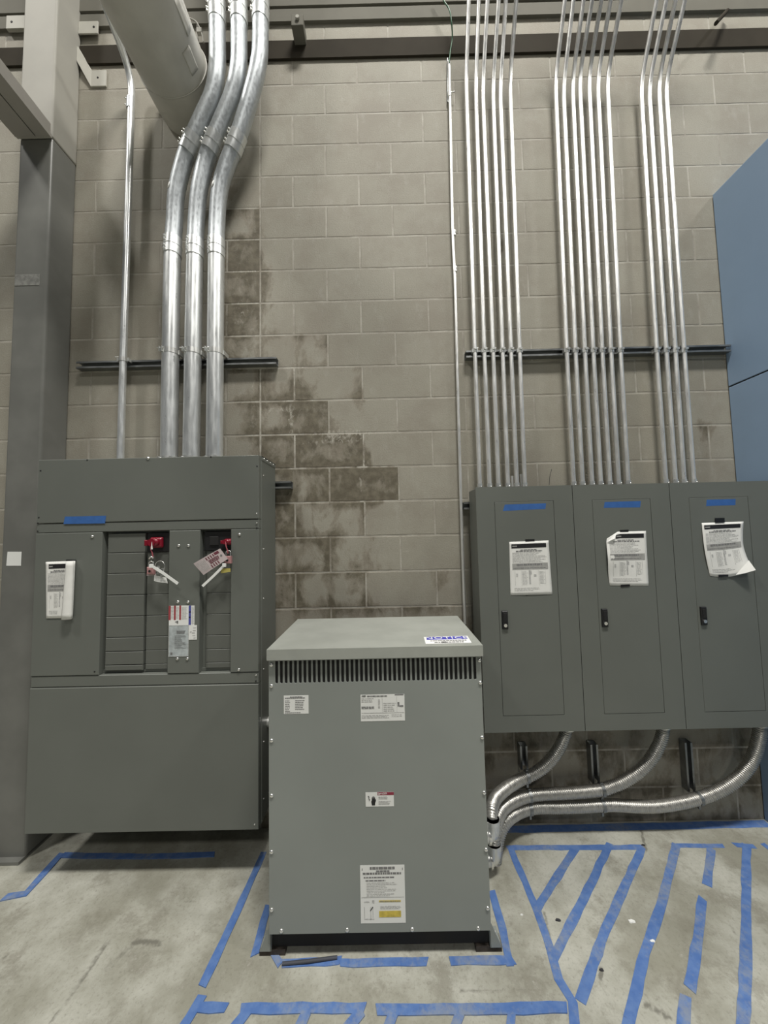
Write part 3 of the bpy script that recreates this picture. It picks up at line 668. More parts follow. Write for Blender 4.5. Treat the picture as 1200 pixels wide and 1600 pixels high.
# ================================================================== PANELBOARDS
PX = [(1.003, 1.5085), (1.5115, 2.017), (2.020, 2.540)]
PZ0, PZ1 = .600, 1.848
DOORS = [(1.100, 1.408), (1.612, 1.914), (2.118, 2.424)]
PN = ['grey panelboard nearest the transformer, with a paper notice and black latch', 'middle grey panelboard of the three, its notice has a folded corner', 'grey panelboard beside the blue cabinet, its notice curls at the foot']
for i, ((x0, x1), (d0, d1)) in enumerate(zip(PX, DOORS)):
    t = thing('panelboard', ((x0 + x1) / 2, -.12, PZ0), PN[i], 'electrical panel', 'panelboards in a row')
    m = MB(); m.box(x0 + .003, x1 - .003, -.186, -.0418, PZ0 + .004, PZ1 - .004); bevel(m.build('box', PAINT, t), .003)
    m = MB(); a, b_, c, d = x0, x1, PZ0, PZ1; f0, f1 = -PY, -PY
    z0, z1 = .682, 1.767; g = .0016
    # trim frame around the door: four bars meeting in one mesh
    m.box(a, d0 - g, PY, -.186, c, d); m.box(d1 + g, b_, PY, -.186, c, d); m.box(d0 - g, d1 + g, PY, -.186, c, z0 - g); m.box(d0 - g, d1 + g, PY, -.186, z1 + g, d)
    m.build('trim_frame', PAINT, t)
    m = MB(); m.box(d0 - g, d1 + g, -.188, -.186, z0 - g, z1 + g); m.build('door_gap', DARK, t)
    m = MB(); m.cham(d0, d1, PY - .0006, -.189, z0, z1, .0012); dr = m.build('door', PAINT, t)
    lx = (1.127, 1.638, 2.144)[i]
    m = MB(); m.cham(lx - .015, lx + .015, PY - .010, PY - .0006, 1.114, 1.205, .003); lt = m.build('latch', BLACK, dr)
    m = MB(); m.cyl((lx, PY - .0095, 1.133), (lx, PY - .0135, 1.133), .0085, 18); m.build('keyhole', SCREW, dr)
    m = MB(); m.cham(lx - .009, lx + .009, PY - .0125, PY - .0095, 1.150, 1.195, .001); m.build('latch_pull', DARK, dr)
blue_tape([px(172, 121), px(333, 116), px(330, 138), px(164, 146)], PY, 'long slanted strip of blue tape at the top of the door nearest the transformer')
blue_tape([px(562, 111), px(703, 107), px(700, 132), px(558, 134)], PY, 'strip of blue tape at the top of the middle door')
blue_tape([px(960, 102), px(1073, 99), px(1072, 123), px(958, 127)], PY, 'short strip of blue tape at the top of the door beside the blue cabinet')
P1 = [px(189, 267), px(342, 261), px(357, 471), px(194, 475)]
notice(P1, PY, 'flat paper notice taped to the door nearest the transformer', lambda u, v: .002 * math.sin(u * 3) * v + .0006, 11)
black_tape([px(251, 257), px(287, 256), px(288, 264), px(252, 266)], PY, 'black tape piece on the top edge of the notice nearest the transformer')
black_tape([px(252, 469), px(289, 465), px(289, 471), px(253, 477)], PY, 'black tape piece on the bottom edge of the notice nearest the transformer')
P2 = [px(568, 228), px(722, 224), px(733, 438), px(581, 437)]
def b2(u, v): return .014 * math.exp(-((u) ** 2 + (v - .5) ** 2 * 3) * 5) + .0008
c = qrange(P2, PY)
n2, sh2 = notice(P2, PY, 'paper notice with folded upper corner on the middle panelboard', b2, 23, hdr=(.23, .045, .94, .125), bend=lambda u, v: Vector((-.028 * (1 - u) ** 2 * math.sin(math.pi * min(1, v * 1.0)) ** 1.0 * .35, 0, -.035 * max(0, 1 - u / .28) ** 1 * max(0, 1 - v / .2))))
m = MB(); a_ = sh2.p(.25, 0, .004); b_ = sh2.p(0, .17, .004); c_ = sh2.p(.16, .10, .016); m.add([a_, b_, c_], [(0, 1, 2)]); sh2.solid(m.build('folded_corner', PAPER, n2))
black_tape([px(621, 221), px(655, 219), px(654, 228), px(620, 229)], PY, 'black tape piece on the top edge of the middle notice')
black_tape([px(624, 435), px(659, 433), px(659, 440), px(624, 443)], PY, 'black tape piece on the bottom edge of the middle notice', .003)
P3 = [px(940, 193), px(1103, 187), px(1118, 375), px(972, 399)]
def b3(u, v): return .022 * max(0, u - .35) ** 1.5 * max(0, v - .45) ** 1.5 * 6 + .006 * math.sin(v * 3.1) * (1 - u) + .0008
n3, sh3 = notice(P3, PY, 'curling paper notice on the panelboard beside the blue cabinet', b3, 37, bend=lambda u, v: Vector((.020 * u * math.sin(math.pi * v) * -.55 - .012 * (1 - u) * math.sin(math.pi * v), 0, -.020 * math.sin(math.pi * u) * v ** 3)))
m = MB(); vs = [sh3.p(1.0, .80, .003), sh3.p(.63, .985, .003), sh3.p(.80, .99, .010), sh3.p(1.0, .99, .014)]; m.add(vs, [(0, 1, 2, 3)]); sh3.solid(m.build('curled_corner', PAPER, n3))
black_tape([px(990, 174), px(1027, 173), px(1028, 190), px(991, 192)], PY, 'black tape piece on the top edge of the curling notice', .004)
black_tape([px(1003, 395), px(1040, 394), px(1040, 402), px(1003, 404)], PY, 'black tape piece on the bottom edge of the curling notice', .006)

# flexible conduits under the panelboards
def flex(pts, r, label, y_side, idx):
    full = spline(pts, .0022); rs = [r * (1 + .085 * math.sin(2 * math.pi * i * .0022 / .0105)) for i in range(len(full))]
    t = thing('flexible_conduit', pts[0], label, 'conduit', 'flexible conduits from the panelboards')
    m = MB(); m.tube(full, rs, 20); m.build('hose', FLEX, t)
    p0 = Vector(pts[0]); m = MB(); m.cyl(p0, p0 - Vector((0, 0, .03)), r + .004, 20); m.build('connector', FIT, t)
    return t
def q4(x, y, Y): return atY(740 + x / 2.609, 1120 + y / 2.609, Y)
RF = .0275
YA, YB, YC = -.075, -.075, -.075
def yb(z): return z
def path(lst): return [q4(*p) for p in lst]
A = path([(385, 40, -.12), (372, 75, -.12), (352, 122, -.12), (322, 168, -.11), (285, 205, -.10), (248, 230, -.09), (215, 246, -.09), (178, 263, -.10), (132, 292, -.14), (93, 328, -.20)])
A[0].z = .598
ENDX = .905
A += [q4(76, 366, -.27), q4(74, 400, -.32), q4(75, 440, -.34)]
B = path([(775, 40, -.12), (770, 70, -.12), (752, 122, -.12), (718, 178, -.11), (668, 228, -.10), (608, 266, -.09), (556, 287, -.08), (520, 297, -.08), (440, 306, -.08), (350, 312, -.08), (280, 316, -.08), (228, 322, -.085), (172, 340, -.11), (125, 370, -.16)])
B[0].z = .598
B += [q4(100, 412, -.22), q4(86, 470, -.27), q4(82, 540, -.28)]
Cc = path([(1170, 40, -.12), (1166, 65, -.12), (1154, 125, -.12), (1128, 190, -.11), (1085, 243, -.10), (1026, 287, -.09), (968, 316, -.08), (915, 333, -.08), (850, 349, -.08), (780, 361, -.08), (715, 366, -.08), (640, 364, -.08), (575, 360, -.08), (522, 361, -.08), (440, 366, -.08), (350, 369, -.08), (280, 369, -.08), (228, 374, -.085), (178, 392, -.11), (135, 424, -.16)])
Cc[0].z = .598
Cc += [q4(106, 480, -.19), q4(92, 560, -.21), q4(90, 640, -.215)]
fa = flex(A, RF, 'ribbed flexible conduit from the first panelboard, topmost at the transformer side', -.3, 0)
fb = flex(B, RF, 'ribbed flexible conduit from the middle panelboard, lying between the other two', -.3, 1)
fc = flex(Cc, RF, 'longest ribbed flexible conduit, coming from the panelboard by the blue cabinet along the lowest line', -.3, 2)
def elbow(parent, p_end, z):
    """die-cast 90 degree connector: hose end -> transformer side"""
    p = Vector(p_end); m = MB(); m.tube(fillet([p + Vector((0, 0, .03)), p + Vector((0, 0, -.04)), Vector((.897, p.y, p.z - .04))], .035, 8), RF + .006, 20)
    m.build('elbow_connector', FIT, parent)
    m = MB(); m.cyl((.903, p.y, p.z - .04), (.911, p.y, p.z - .04), RF + .016, 8); m.cyl((p.x - .012, p.y, p.z - .04), (p.x - .022, p.y, p.z - .04), RF + .012, 8); m.build('locknut', SCREW, parent)
    m = MB(); m.cyl(p + Vector((0, 0, .012)), p + Vector((0, 0, .030)), RF + .010, 8); m.build('gland_nut', FIT, parent)
elbow(fa, A[-1], 0); elbow(fb, B[-1], 0); elbow(fc, Cc[-1], 0)
def flex_strap(parent, x, y, Y, vert):
    c = q4(x, y, Y); m = MB(); m.tube([c + Vector((-.008, 0, 0)), c + Vector((.008, 0, 0))], RF + .0035, 20)
    m.box(c.x - .005, c.x + .005, c.y - .004, c.y + .004, c.z - RF - .026, c.z - RF)
    m.box(c.x - .006, c.x + .006, c.y - .004, c.y + .004, c.z + RF, c.z + RF + .010); m.build('strap', STRUT, parent)
flex_strap(fa, 218, 244, -.09, 0); flex_strap(fb, 228, 322, -.085, 0); flex_strap(fb, 522, 297, -.08, 0); flex_strap(fc, 230, 374, -.085, 0); flex_strap(fc, 524, 361, -.08, 0); flex_strap(fc, 918, 333, -.08, 0)

# ================================================================== SWITCHBOARD
SX0, SX1, SZ0, SZ1 = -1.212, -.102, .235, 2.026
sw = thing('switchboard', ((SX0 + SX1) / 2, -.17, SZ0), 'wide dark grey wall-mounted switchboard with locked-out breakers and a paper notice', 'electrical panel')
m = MB(); m.box(SX0, SX1, -.262, -.0425, SZ0, SZ1); bevel(m.build('enclosure', PAINT, sw), .003)
def cover(nm, x0, x1, z0, z1, y0=CYB, y1=-.262, lab=None, mat=PAINT, c=.0025):
    m = MB(); m.cham(x0, x1, y0, y1, z0, z1, c); o = m.build(nm, mat, sw)
    if lab: o['label'] = lab
    return o
cover('top_cover', SX0 + .001, SX1 - .002, 1.703, SZ1 - .004)
cover('cover_rail', SX0 + .001, SX1 - .002, 1.655, 1.7005, CYB + .003)
cover('cover_rail', SX0 + .001, SX1 - .002, .908, .960, CYB + .003)
cover('bottom_cover', SX0 + .001, SX1 - .002, SZ0 + .002, .905)
cover('side_cover', SX0 + .001, -.880, .962, 1.653)
cover('side_cover', -.241, SX1 - .002, .962, 1.653)
cover('centre_cover', -.547, -.394, .962, 1.653)
m = MB(); m.box(-.880, -.241, -.270, -.262, .962, .975); m.build('sill', PAINT, sw)
ZS = [1.645, 1.548, 1.446, 1.34, 1.236, 1.134, 1.067, 1.002, .975]
for k in range(8):
    m = MB(); m.cham(-.862, -.676, -.285, -.262, ZS[k + 1] + .0015, ZS[k] - .0015, .002); m.build('filler_plate', PAINT_IN, sw)
    if k > 0:
        m = MB(); m.cham(-.670, -.549, -.276, -.262, ZS[k + 1] + .001, ZS[k] - .001, .0015); m.build('filler_plate', PAINT_IN, sw)
        m = MB(); m.cham(-.372, -.243, -.276, -.262, ZS[k + 1] + .001, ZS[k] - .001, .0015); m.build('filler_plate', PAINT_IN, sw)
for x0, x1, w in ((-.668, -.549, 'black breaker face in the wider opening'), (-.384, -.243, 'black breaker face in the narrow opening')):
    m = MB(); m.cham(x0, x1, -.282, -.262, 1.549, 1.645, .003); br = m.build('breaker', BLACK, sw); br['label'] = w
    m = MB(); m.cham(x0 + .03, x0 + .075, -.288, -.282, 1.575, 1.620, .002); m.build('toggle_bezel', DARK, br)
def c1(x, y): return (30 + x / 2.927, 690 + y / 2.927)
for q in ((335, 434), (1008, 424), (1005, 1043), (730, 476), (775, 476), (726, 733), (773, 733), (724, 993), (770, 993), (590, 76)):
    p = atY(*c1(*q), CYB); screw(sw, (p.x, CYB, p.z), (0, -1, 0), .0075, .006)
for q in ((311, 84), (877, 70), (1088, 112), (1086, 329), (1086, 372), (1087, 395), (98, 133), (90, 347), (86, 373), (85, 410), (1083, 1068), (1082, 1095), (345, 1052)):
    p = atY(*c1(*q), CYB); m = MB(); m.dome((p.x, CYB, p.z), (0, -1, 0), .004, .002); m.build('screw', BLACK if q[0] < 1000 or q[1] in (112, 395, 1095) else SCREW, sw)
for z_ in (1.93, 1.55, 1.3, .95, .6, .33): 
    m = MB(); m.dome((SX1, -.235, z_), (1, 0, 0), .004, .003); m.build('screw', SCREW, sw)
p = atY(398, 1278, CYB); screw(sw, (p.x, CYB, .262), (0, -1, 0), .004, .003)
m = MB(); m.box(SX1 - .022, SX1 + .0015, -.262, -.0425, SZ1 - .003, SZ1 + .0012); m.box(SX1, SX1 + .0015, -.262, -.0425, SZ1 - .022, SZ1); m.build('side_flange', PAINT, sw)
for y_ in (-.235, -.185, -.135, -.085): screw(sw, (SX1 + .0015, y_, SZ1 - .010), (1, 0, .25), .0045, .006)
# labels on the centre cover
def label_on(parent, nm, x0, x1, z0, z1, Y, mat, rows=(), off=.0006, lab=None):
    sh = Sheet((x0, Y, z1), (x1, Y, z1), (x1, Y, z0), (x0, Y, z0), off=off); o = sh.sheet(nm, mat, parent, 1, 1)
    if lab: o['label'] = lab
    for k, (mt, rects, nn) in enumerate(rows): sh.bars(nn, mt, rects, o, .0006 + .0002 * k)
    return o, sh
def c7(x, y): p = atY(255 + x / 16.0, 935 + y / 16.0, CYB); return p.x, p.z
x0, z1 = c7(150, 185); x1, z0 = c7(640, 668)
label_on(sw, 'warning_label', x0, x1, z0, z1, CYB, WHITE, [(RED, [(-.02, .0, .09, .72), (.25, .0, .345, .72), (.52, .0, .61, .72)], 'red_stripes'), (PRINT, text_rows(.10, .24, .05, .68, 9, .35, .2, seed=3) + text_rows(.36, .50, .05, .68, 9, .35, .2, seed=4) + text_rows(.64, .95, .05, .7, 10, .3, .3, seed=5), 'fine_print'), (PRINTD, [(.32, .80, .46, .84), (.40, .77, .47, .90)], 'warning_symbol')], lab='white warning label with red stripes')
x0, z1 = c7(640, 180); x1, z0 = c7(780, 668)
label_on(sw, 'warning_label', x0, x1, z0, z1, CYB, WHITE, [(NAVY, [(.02, .0, .42, .98)], 'blue_stripe'), (INK, [(.08, .29, .36, .36), (.08, .56, .36, .63)], 'black_marks'), (PRINT, text_rows(.55, .95, .05, .95, 14, .3, .3, seed=8), 'fine_print')], lab='white label with a blue stripe')
x0, z1 = c7(645, 668); x1, z0 = c7(845, 1028)
label_on(sw, 'warning_label', x0, x1, z0, z1, CYB, WHITE, [(PRINT, [(.15, .42, .35, .52), (.55, .15, .9, .22), (.4, .5, .75, .58), (.5, .35, .85, .4), (.45, .7, .8, .74), (.6, .85, .9, .9)], 'sketch_print')], .0012, lab='small square white label')
x0, z1 = c7(145, 672); x1, z0 = c7(635, 1452)
label_on(sw, 'rating_label', x0, x1, z0, z1, CYB, SILVERL, [(PRINT, [(.02, .01, .98, .02), (.02, .98, .98, .99), (.0, .0, .02, 1), (.97, 0, .99, 1)], 'border_print'), (PRINTD, text_rows(.40, .88, .17, .28, 5, .6, .2, seed=12) + text_rows(.30, .9, .32, .75, 14, .25, .5, seed=13) + [(.10, .86, .2, .93)], 'rating_print')], .0010, lab='silver rating label')

blue_tape([c1(210, 343), c1(398, 339), c1(393, 374), c1(203, 377)], CYB, 'strip of blue tape on the top cover of the switchboard')
# curled notice on switchboard
PN_ = [c1(124, 550), c1(276, 544), c1(262, 806), c1(126, 808)]
def b4(u, v): return .002 + .010 * max(0, u - .6) * (1)
n4, sh4 = notice([c1(124, 550), c1(262, 545), c1(250, 806), c1(126, 808)], CYB, 'rolled-edge paper notice hanging on the switchboard side cover', b4, 51, hdr=(.10, .045, .80, .125))
m = MB(); vs = []
for j in range(13):
    v = j / 12
    for i in range(10):
        a = math.radians(-60 + 250 * i / 9); rr = .018 + .010 * v
        e = Vector(atY(*c1(262 - 10 * v, 545 + 262 * v), CYB)); w0 = Vector(atY(*c1(232 - 22 * v, 545 + 263 * v), CYB)); c_ = (e + w0) / 2
        hw = abs(e.x - w0.x) / 2 + .002
        vs.append(Vector((c_.x + .004 + hw * math.sin(a) * 1.0 * (1 if i < 99 else 1), CYB - .010 - .011 * (1 + math.cos(a + math.radians(0))) , c_.z)))
m.add(vs, [(j * 10 + i, j * 10 + i + 1, (j + 1) * 10 + i + 1, (j + 1) * 10 + i) for j in range(12) for i in range(9)], True)
sh4.solid(m.build('rolled_edge', PAPER, n4))
black_tape([c1(217, 540), c1(262, 541), c1(262, 549), c1(217, 549)], CYB, 'black tape piece holding the rolled-edge notice at its top', .003)
p = CYF
sh = Sheet(*[atY(*q, CYF) for q in ((12, 862), (34, 862), (33, 884), (10, 884))], off=.0008); o = sh.sheet('square_sticker', WHITE, None, 2, 2); tag(o, 'small white square sticker on the dark grey column', 'sticker')

# lockout devices -----------------------------------------------------------
def pc(x, y, Y): return atY(225 + x / 8.276, 825 + y / 8.276, Y)
def blob(name, c, r, mat, parent, sx=1, sy=1, sz=1, n=16):
    m = MB(); vs = []; R_ = 8
    for i in range(R_ + 1):
        th = math.pi * i / R_
        for k in range(n):
            a = 2 * math.pi * k / n; vs.append((c[0] + r * sx * math.sin(th) * math.cos(a), c[1] + r * sy * math.sin(th) * math.sin(a), c[2] + r * sz * math.cos(th)))
    m.add(vs, [(i * n + k, i * n + (k + 1) % n, (i + 1) * n + (k + 1) % n, (i + 1) * n + k) for i in range(R_) for k in range(n)], True)
    return m.build(name, mat, parent)
def lockout(cx, cz, s, label):
    t = thing('breaker_lockout', (cx, -.29, cz), label, 'lockout device', 'red breaker lockouts')
    m = MB(); m.cham(cx - .026 * s, cx + .026 * s, -.306, -.283, cz - .023 * s, cz + .021 * s, .009); bevel(m.build('clamp_body', REDP, t), .008, 3)
    blob('clamp_knob', (cx + .002, -.312, cz), .018 * s, REDP, t, 1.1, .7, 1)
    m = MB(); m.cyl((cx - .004, -.312, cz), (cx - .004, -.328, cz), .016 * s, 8); m.build('thumb_screw', REDP, t)
    m = MB(); m.cham(cx - .036 * s, cx - .022 * s, -.322, -.290, cz - .014 * s, cz + .010 * s, .003); m.build('side_lug', REDP, t)
    return t
a = pc(150, 185, -.30); l1 = lockout(a.x, a.z, 1.2, 'big red clamp locked on the breaker left of the centre cover')
a = pc(1085, 178, -.30); l2 = lockout(a.x - .002, a.z, .72, 'smaller red clamp locked on the breaker right of the centre cover')
def lock_strap(pts, label):
    m = MB(); m.tube(spline(pts, .004), .0028, 8); o = m.build('lockout_cable', flat('red_white_cable', (.33, .08, .10), .4), None); return tag(o, label, 'cable')
lock_strap([pc(95, 190, -.322), pc(90, 270, -.326), pc(105, 320, -.325), pc(120, 390, -.322)], 'red cable loop hanging from the big red clamp')
lock_strap([pc(1055, 170, -.325), pc(1060, 230, -.33), pc(1078, 290, -.33), pc(1085, 330, -.33)], 'red cable loop hanging from the smaller red clamp')
m = MB(); m.prism([pc(88, 275, -.331), pc(100, 175, -.331), pc(112, 275, -.331)], (0, .001, 0)); tag(m.build('tag_sliver', PAPER), 'thin pale sliver of tag beside the big red clamp', 'tag')  # thin pale triangle of card
def padlock(c, s, mat, label, tilt=0):
    c = Vector(c); t = thing('safety_padlock', c, label, 'padlock', 'safety padlocks')
    m = MB(); m.cham(c.x - .016 * s, c.x + .016 * s, c.y - .010, c.y + .010, c.z - .020 * s, c.z + .016 * s, .004); m.build('body', mat, t)
    m = MB(); m.tube(fillet([(c.x - .011 * s, c.y, c.z + .014 * s), (c.x - .011 * s, c.y, c.z + .042 * s), (c.x + .011 * s, c.y, c.z + .042 * s), (c.x + .011 * s, c.y, c.z + .014 * s)], .011 * s, 6), .003, 8); m.build('shackle', SCREW, t)
    m = MB(); m.cyl((c.x, c.y - .010, c.z - .004), (c.x, c.y - .0115, c.z - .004), .006 * s, 12); m.build('keyway', DARK, t); return t
padlock(pc(1088, 405, -.320), 1.0, PINK, 'faded pink padlock hanging below the smaller red clamp')
padlock(pc(90, 545, -.316), 1.0, PINK, 'faded pink padlock half hidden behind the keys and tags of the big clamp')
# striped tag
TG = [pc(640, 460, -.330), pc(965, 280, -.330), pc(1060, 310, -.330), pc(1045, 420, -.330), pc(770, 608, -.330)]
def tag_thing(quad, Yo, label, mat, rows, nm='lockout_tag', hole_uv=None):
    sh = Sheet(*quad, off=0, bulge=lambda u, v: .004 * math.sin(u * 3)); t = thing(nm, (quad[0] + quad[2]) / 2, label, 'tag', 'lockout tags'); sh.sheet('card', mat, t, 8, 6)
    for k, (mt, r, nn) in enumerate(rows): sh.bars(nn, mt, r, t, .0006 + .0002 * k)
    if hole_uv:
        q = sh.p(*hole_uv, .0008); m = MB(); m.cyl(q, q + Vector((0, -.001, 0)), .005, 14); m.build('eyelet', SCREW, t)
    return t, sh
q_ = [pc(640, 460, -.335), pc(985, 265, -.335), pc(1085, 400, -.335), pc(770, 608, -.335)]
tg, shg = tag_thing(q_, 0, 'pink and maroon striped lockout tag on the smaller red clamp', flat('faded_tag_card', (.50, .43, .43), .6), [
    (DKRED, [(.42 + .085 * k, .08, .455 + .085 * k, .30) for k in range(4)] + [(.42 + .085 * k, .70, .455 + .085 * k, .95) for k in range(4)] + [(.74, .05, .90, .26)], 'stripe_print'),
    (DKRED, text_rows(.45, .82, .34, .66, 3, .7, .2, seed=31), 'tag_heading'), (PRINT, [(.05 + .05 * k, .1, .065 + .05 * k, .85) for k in range(7)], 'fine_print')], hole_uv=(.90, .5))
# white cable tie (right)
def tie(pts, w, label, mat=WHITE):
    P = [Vector(p) for p in pts]; t = thing('cable_tie', P[0], label, 'cable tie', 'white plastic ties'); m = MB()
    for a, b in zip(P, P[1:]):
        d = (b - a).normalized(); s = d.cross(Vector((0, 1, 0))).normalized() * w / 2; m.prism([a - s, a + s, b + s, b - s], (0, -.0018, 0))
    m.build('strap', mat, t); a = P[0]; m = MB(); m.box(a.x - w * .7, a.x + w * .7, a.y - .006, a.y + .002, a.z - w * .7, a.z + w * .7); bevel(m.build('head', mat, t), .001); return t
tie([pc(1040, 480, -.338), pc(900, 620, -.338), pc(757, 752, -.338)], .012, 'long white plastic strip slanting down from the faded pink padlock')
m = MB(); c_ = [pc(1015, 520, -.300), pc(1140, 515, -.300), pc(1143, 560, -.300), pc(1020, 580, -.300)]; sh = Sheet(*c_, off=.02); o = sh.sheet('yellow_tag', flat('yellow_card', (.50, .44, .12), .6), None, 2, 2); tag(o, 'small yellow tag under the faded pink padlock', 'tag')
# left group
tie([pc(100, 490, -.340), pc(230, 570, -.340), pc(440, 720, -.340)], .013, 'broad white plastic strip hanging across toward the centre cover from the big clamp')
q_ = [pc(135, 610, -.326), pc(290, 640, -.326), pc(308, 715, -.326), pc(130, 685, -.326)]
tag_thing(q_, 0, 'small white tag with grey print below the big red clamp', WHITE, [(PRINT, text_rows(.08, .9, .1, .9, 4, .35, .3, seed=41), 'fine_print')])
q_ = [pc(45, 525, -.305), pc(130, 530, -.305), pc(160, 610, -.305), pc(35, 620, -.305)]
tag_thing(q_, 0, 'crumpled pale tag at the edge of the filler plates under the big red clamp', flat('pale_pink_card', (.42, .36, .36), .6), [(PRINT, text_rows(.1, .9, .5, .9, 3, .3, .3, seed=43), 'fine_print')])
kr = thing('key_ring', pc(210, 520, -.333), 'wire ring with small silver keys hanging at the big red clamp', 'keys')
m = MB(); cc_ = pc(205, 500, -.333); m.tube([cc_ + Vector((math.cos(a) * .024, 0, math.sin(a) * .028)) for a in [2 * math.pi * k / 28 for k in range(29)]], .0016, 6, False); m.build('ring', SCREW, kr)
for (x, y, r_) in ((185, 510, .4), (225, 555, -.5), (245, 540, .1)):
    c_ = pc(x, y, -.336); m = MB(); m.cyl(c_, c_ + Vector((0, -.002, 0)), .0085, 14); m.box(c_.x - .003, c_.x + .003, c_.y - .002, c_.y, c_.z - .030, c_.z - .006); m.build('key', SCREW, kr)
m = MB(); m.tube(spline([pc(70, 395, -.325), pc(90, 372, -.332), pc(120, 385, -.325)], .003), .004, 8); tag(m.build('steel_loop', SCREW), 'bright steel loop at the end of the red cable, above the keys', 'hardware')

# ================================================================== TRANSFORMER
TX0, TX1, TF, TB = .047, .893, -.600, -.145
tr = thing('transformer', (.47, -.37, 0), 'light grey floor-standing transformer with a slotted vent row and a NOTICE label on its lid', 'transformer')
m = MB(); m.box(TX0 + .004, TX1 - .004, TF + .012, TB, .100, 1.125); m.build('enclosure', TPAINT, tr)
# front cover, its vent slots cut through
m = MB(); x0, x1 = TX0, TX1; zb, zt = .100, 1.132; yf, yk = TF, TF + .004
n = 43; s0, s1 = .073, .872; pitch = (s1 - s0) / (n - .45); sw_ = pitch * .60; zs0, zs1 = 1.030, 1.118
m.box(x0, x1, yf, yk, zb, 1.015); m.box(x0, s0, yf, yk, 1.015, zt); m.box(s0 + (n - 1) * pitch + sw_, x1, yf, yk, 1.015, zt)
for i in range(n):
    a = s0 + i * pitch; b_ = a + sw_; r = sw_ / 2; cxm = (a + b_) / 2
    if i < n - 1: m.box(b_, a + pitch, yf, yk, 1.015, zt)
    m.box(a, b_, yf, yk, zs1, zt)
    arc = [(cxm + r * math.cos(t_), yf, zs0 + r + r * math.sin(t_)) for t_ in [math.pi + math.pi * k / 8 for k in range(9)]]
    m.prism([(b_, yf, 1.015), (b_, yf, zs0 + r)][:1] + arc[::-1] + [(a, yf, 1.015)], (0, .004, 0))
m.build('front_cover', TPAINT, tr)
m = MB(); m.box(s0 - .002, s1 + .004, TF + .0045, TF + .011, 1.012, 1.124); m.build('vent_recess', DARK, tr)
m = MB(); lx0, lx1, lf, lb, lz0, lz1 = .046, .897, -.622, -.138, 1.128, 1.170
m.box(lx0, lx1, lf, lb, lz1 - .003, lz1); m.box(lx0, lx1, lf, lf + .003, lz0, lz1 - .003); m.box(lx0, lx0 + .003, lf + .003, lb, lz0, lz1 - .003); m.box(lx1 - .003, lx1, lf + .003, lb, lz0, lz1 - .003); m.box(lx0, lx1, lb - .003, lb, lz0, lz1 - .003)
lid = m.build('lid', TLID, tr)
for p in [(.058, 1.104), (.058, 1.022), (.058, .813), (.058, .606), (.887, 1.104), (.887, 1.018), (.886, .809), (.886, .602), (.057, .398), (.057, .189), (.885, .392), (.883, .180), (.094, .113), (.345, .112), (.593, .110), (.844, .109)]:
    m = MB(); m.dome((p[0], TF, p[1]), (0, -1, 0), .0075, .006, 12); m.build('screw', SCREW, tr)
# feet
for sx, x in ((-1, TX0), (1, TX1)):
    m = MB(); m.box(x - .0015, x + .0015, TF + .015, TB, .022, .102); xo = x + sx * .042
    m.box(min(x, xo), max(x, xo), TF + .015, TF + .085, .022, .026); m.box(min(x, xo), max(x, xo), TB - .085, TB, .022, .026)
    m.prism([(x, TF + .015, .026), (xo, TF + .015, .026), (x, TF + .015, .12)], (0, .004, 0)); m.build('foot_rail', TPAINT, tr)
    for yy in (TF + .045, TB - .045):
        m = MB(); m.cyl((x + sx * .024, yy, .026), (x + sx * .024, yy, .050), .006, 10); m.cyl((x + sx * .024, yy, .026), (x + sx * .024, yy, .034), .011, 6); m.build('anchor_bolt', SCREW, tr)
        m = MB(); a, b_ = sorted((x - sx * .055, x + sx * .045)); m.box(a, b_, yy - .024, yy + .020, 0.0005, .021); tag(m.build('isolation_pad', PAD, tr), 'brown rubber pad')
m = MB(); m.box(TX0 + .004, TX1 - .004, TF + .030, TB - .01, .024, .100); m.build('underside_shade', DARK, tr)  # black block standing in for the shade below the enclosure
# labels on front
o, sh = label_on(tr, 'nameplate', .107, .205, .913, .984, TF, WHITE, [(PRINTD, text_rows(.25, .75, .06, .11, 1, 1, 0, seed=61) + text_rows(.05, .95, .12, .17, 1, 1, .1, seed=62) + text_rows(.05, .26, .24, .90, 7, .35, .3, seed=63) + text_rows(.46, .92, .24, .80, 6, .4, .4, seed=64) + text_rows(.05, .7, .91, .96, 1, .8, .1, seed=65), 'fine_print')], lab='small pale nameplate')
o, sh = label_on(tr, 'nameplate', .411, .585, .879, .981, TF, WHITE, [(PRINT, [(.02, .68, .98, .70), (.49, .08, .495, .68), (.82, .08, .825, .68), (.40, .17, .44, .52)] + text_rows(.02, .32, .12, .30, 3, .5, .2, seed=71) + text_rows(.52, .80, .30, .66, 5, .5, .2, seed=72) + text_rows(.02, .65, .76, .90, 3, .5, .1, seed=73) + text_rows(.70, .98, .74, .86, 2, .4, .2, seed=74), 'fine_print'), (PRINTD, text_rows(.15, .62, .035, .085, 1, .9, .05, seed=75) + [(.78, .0, .98, .035)] + text_rows(.02, .32, .44, .54, 2, .7, .1, seed=76) + [(.88, .42, .97, .48), (.84, .30, .88, .46)], 'bold_print')], lab='large pale nameplate with maker lettering')
lettering('ABB', .0090, facing(.4235, TF - .0016, .9757), INK, o)
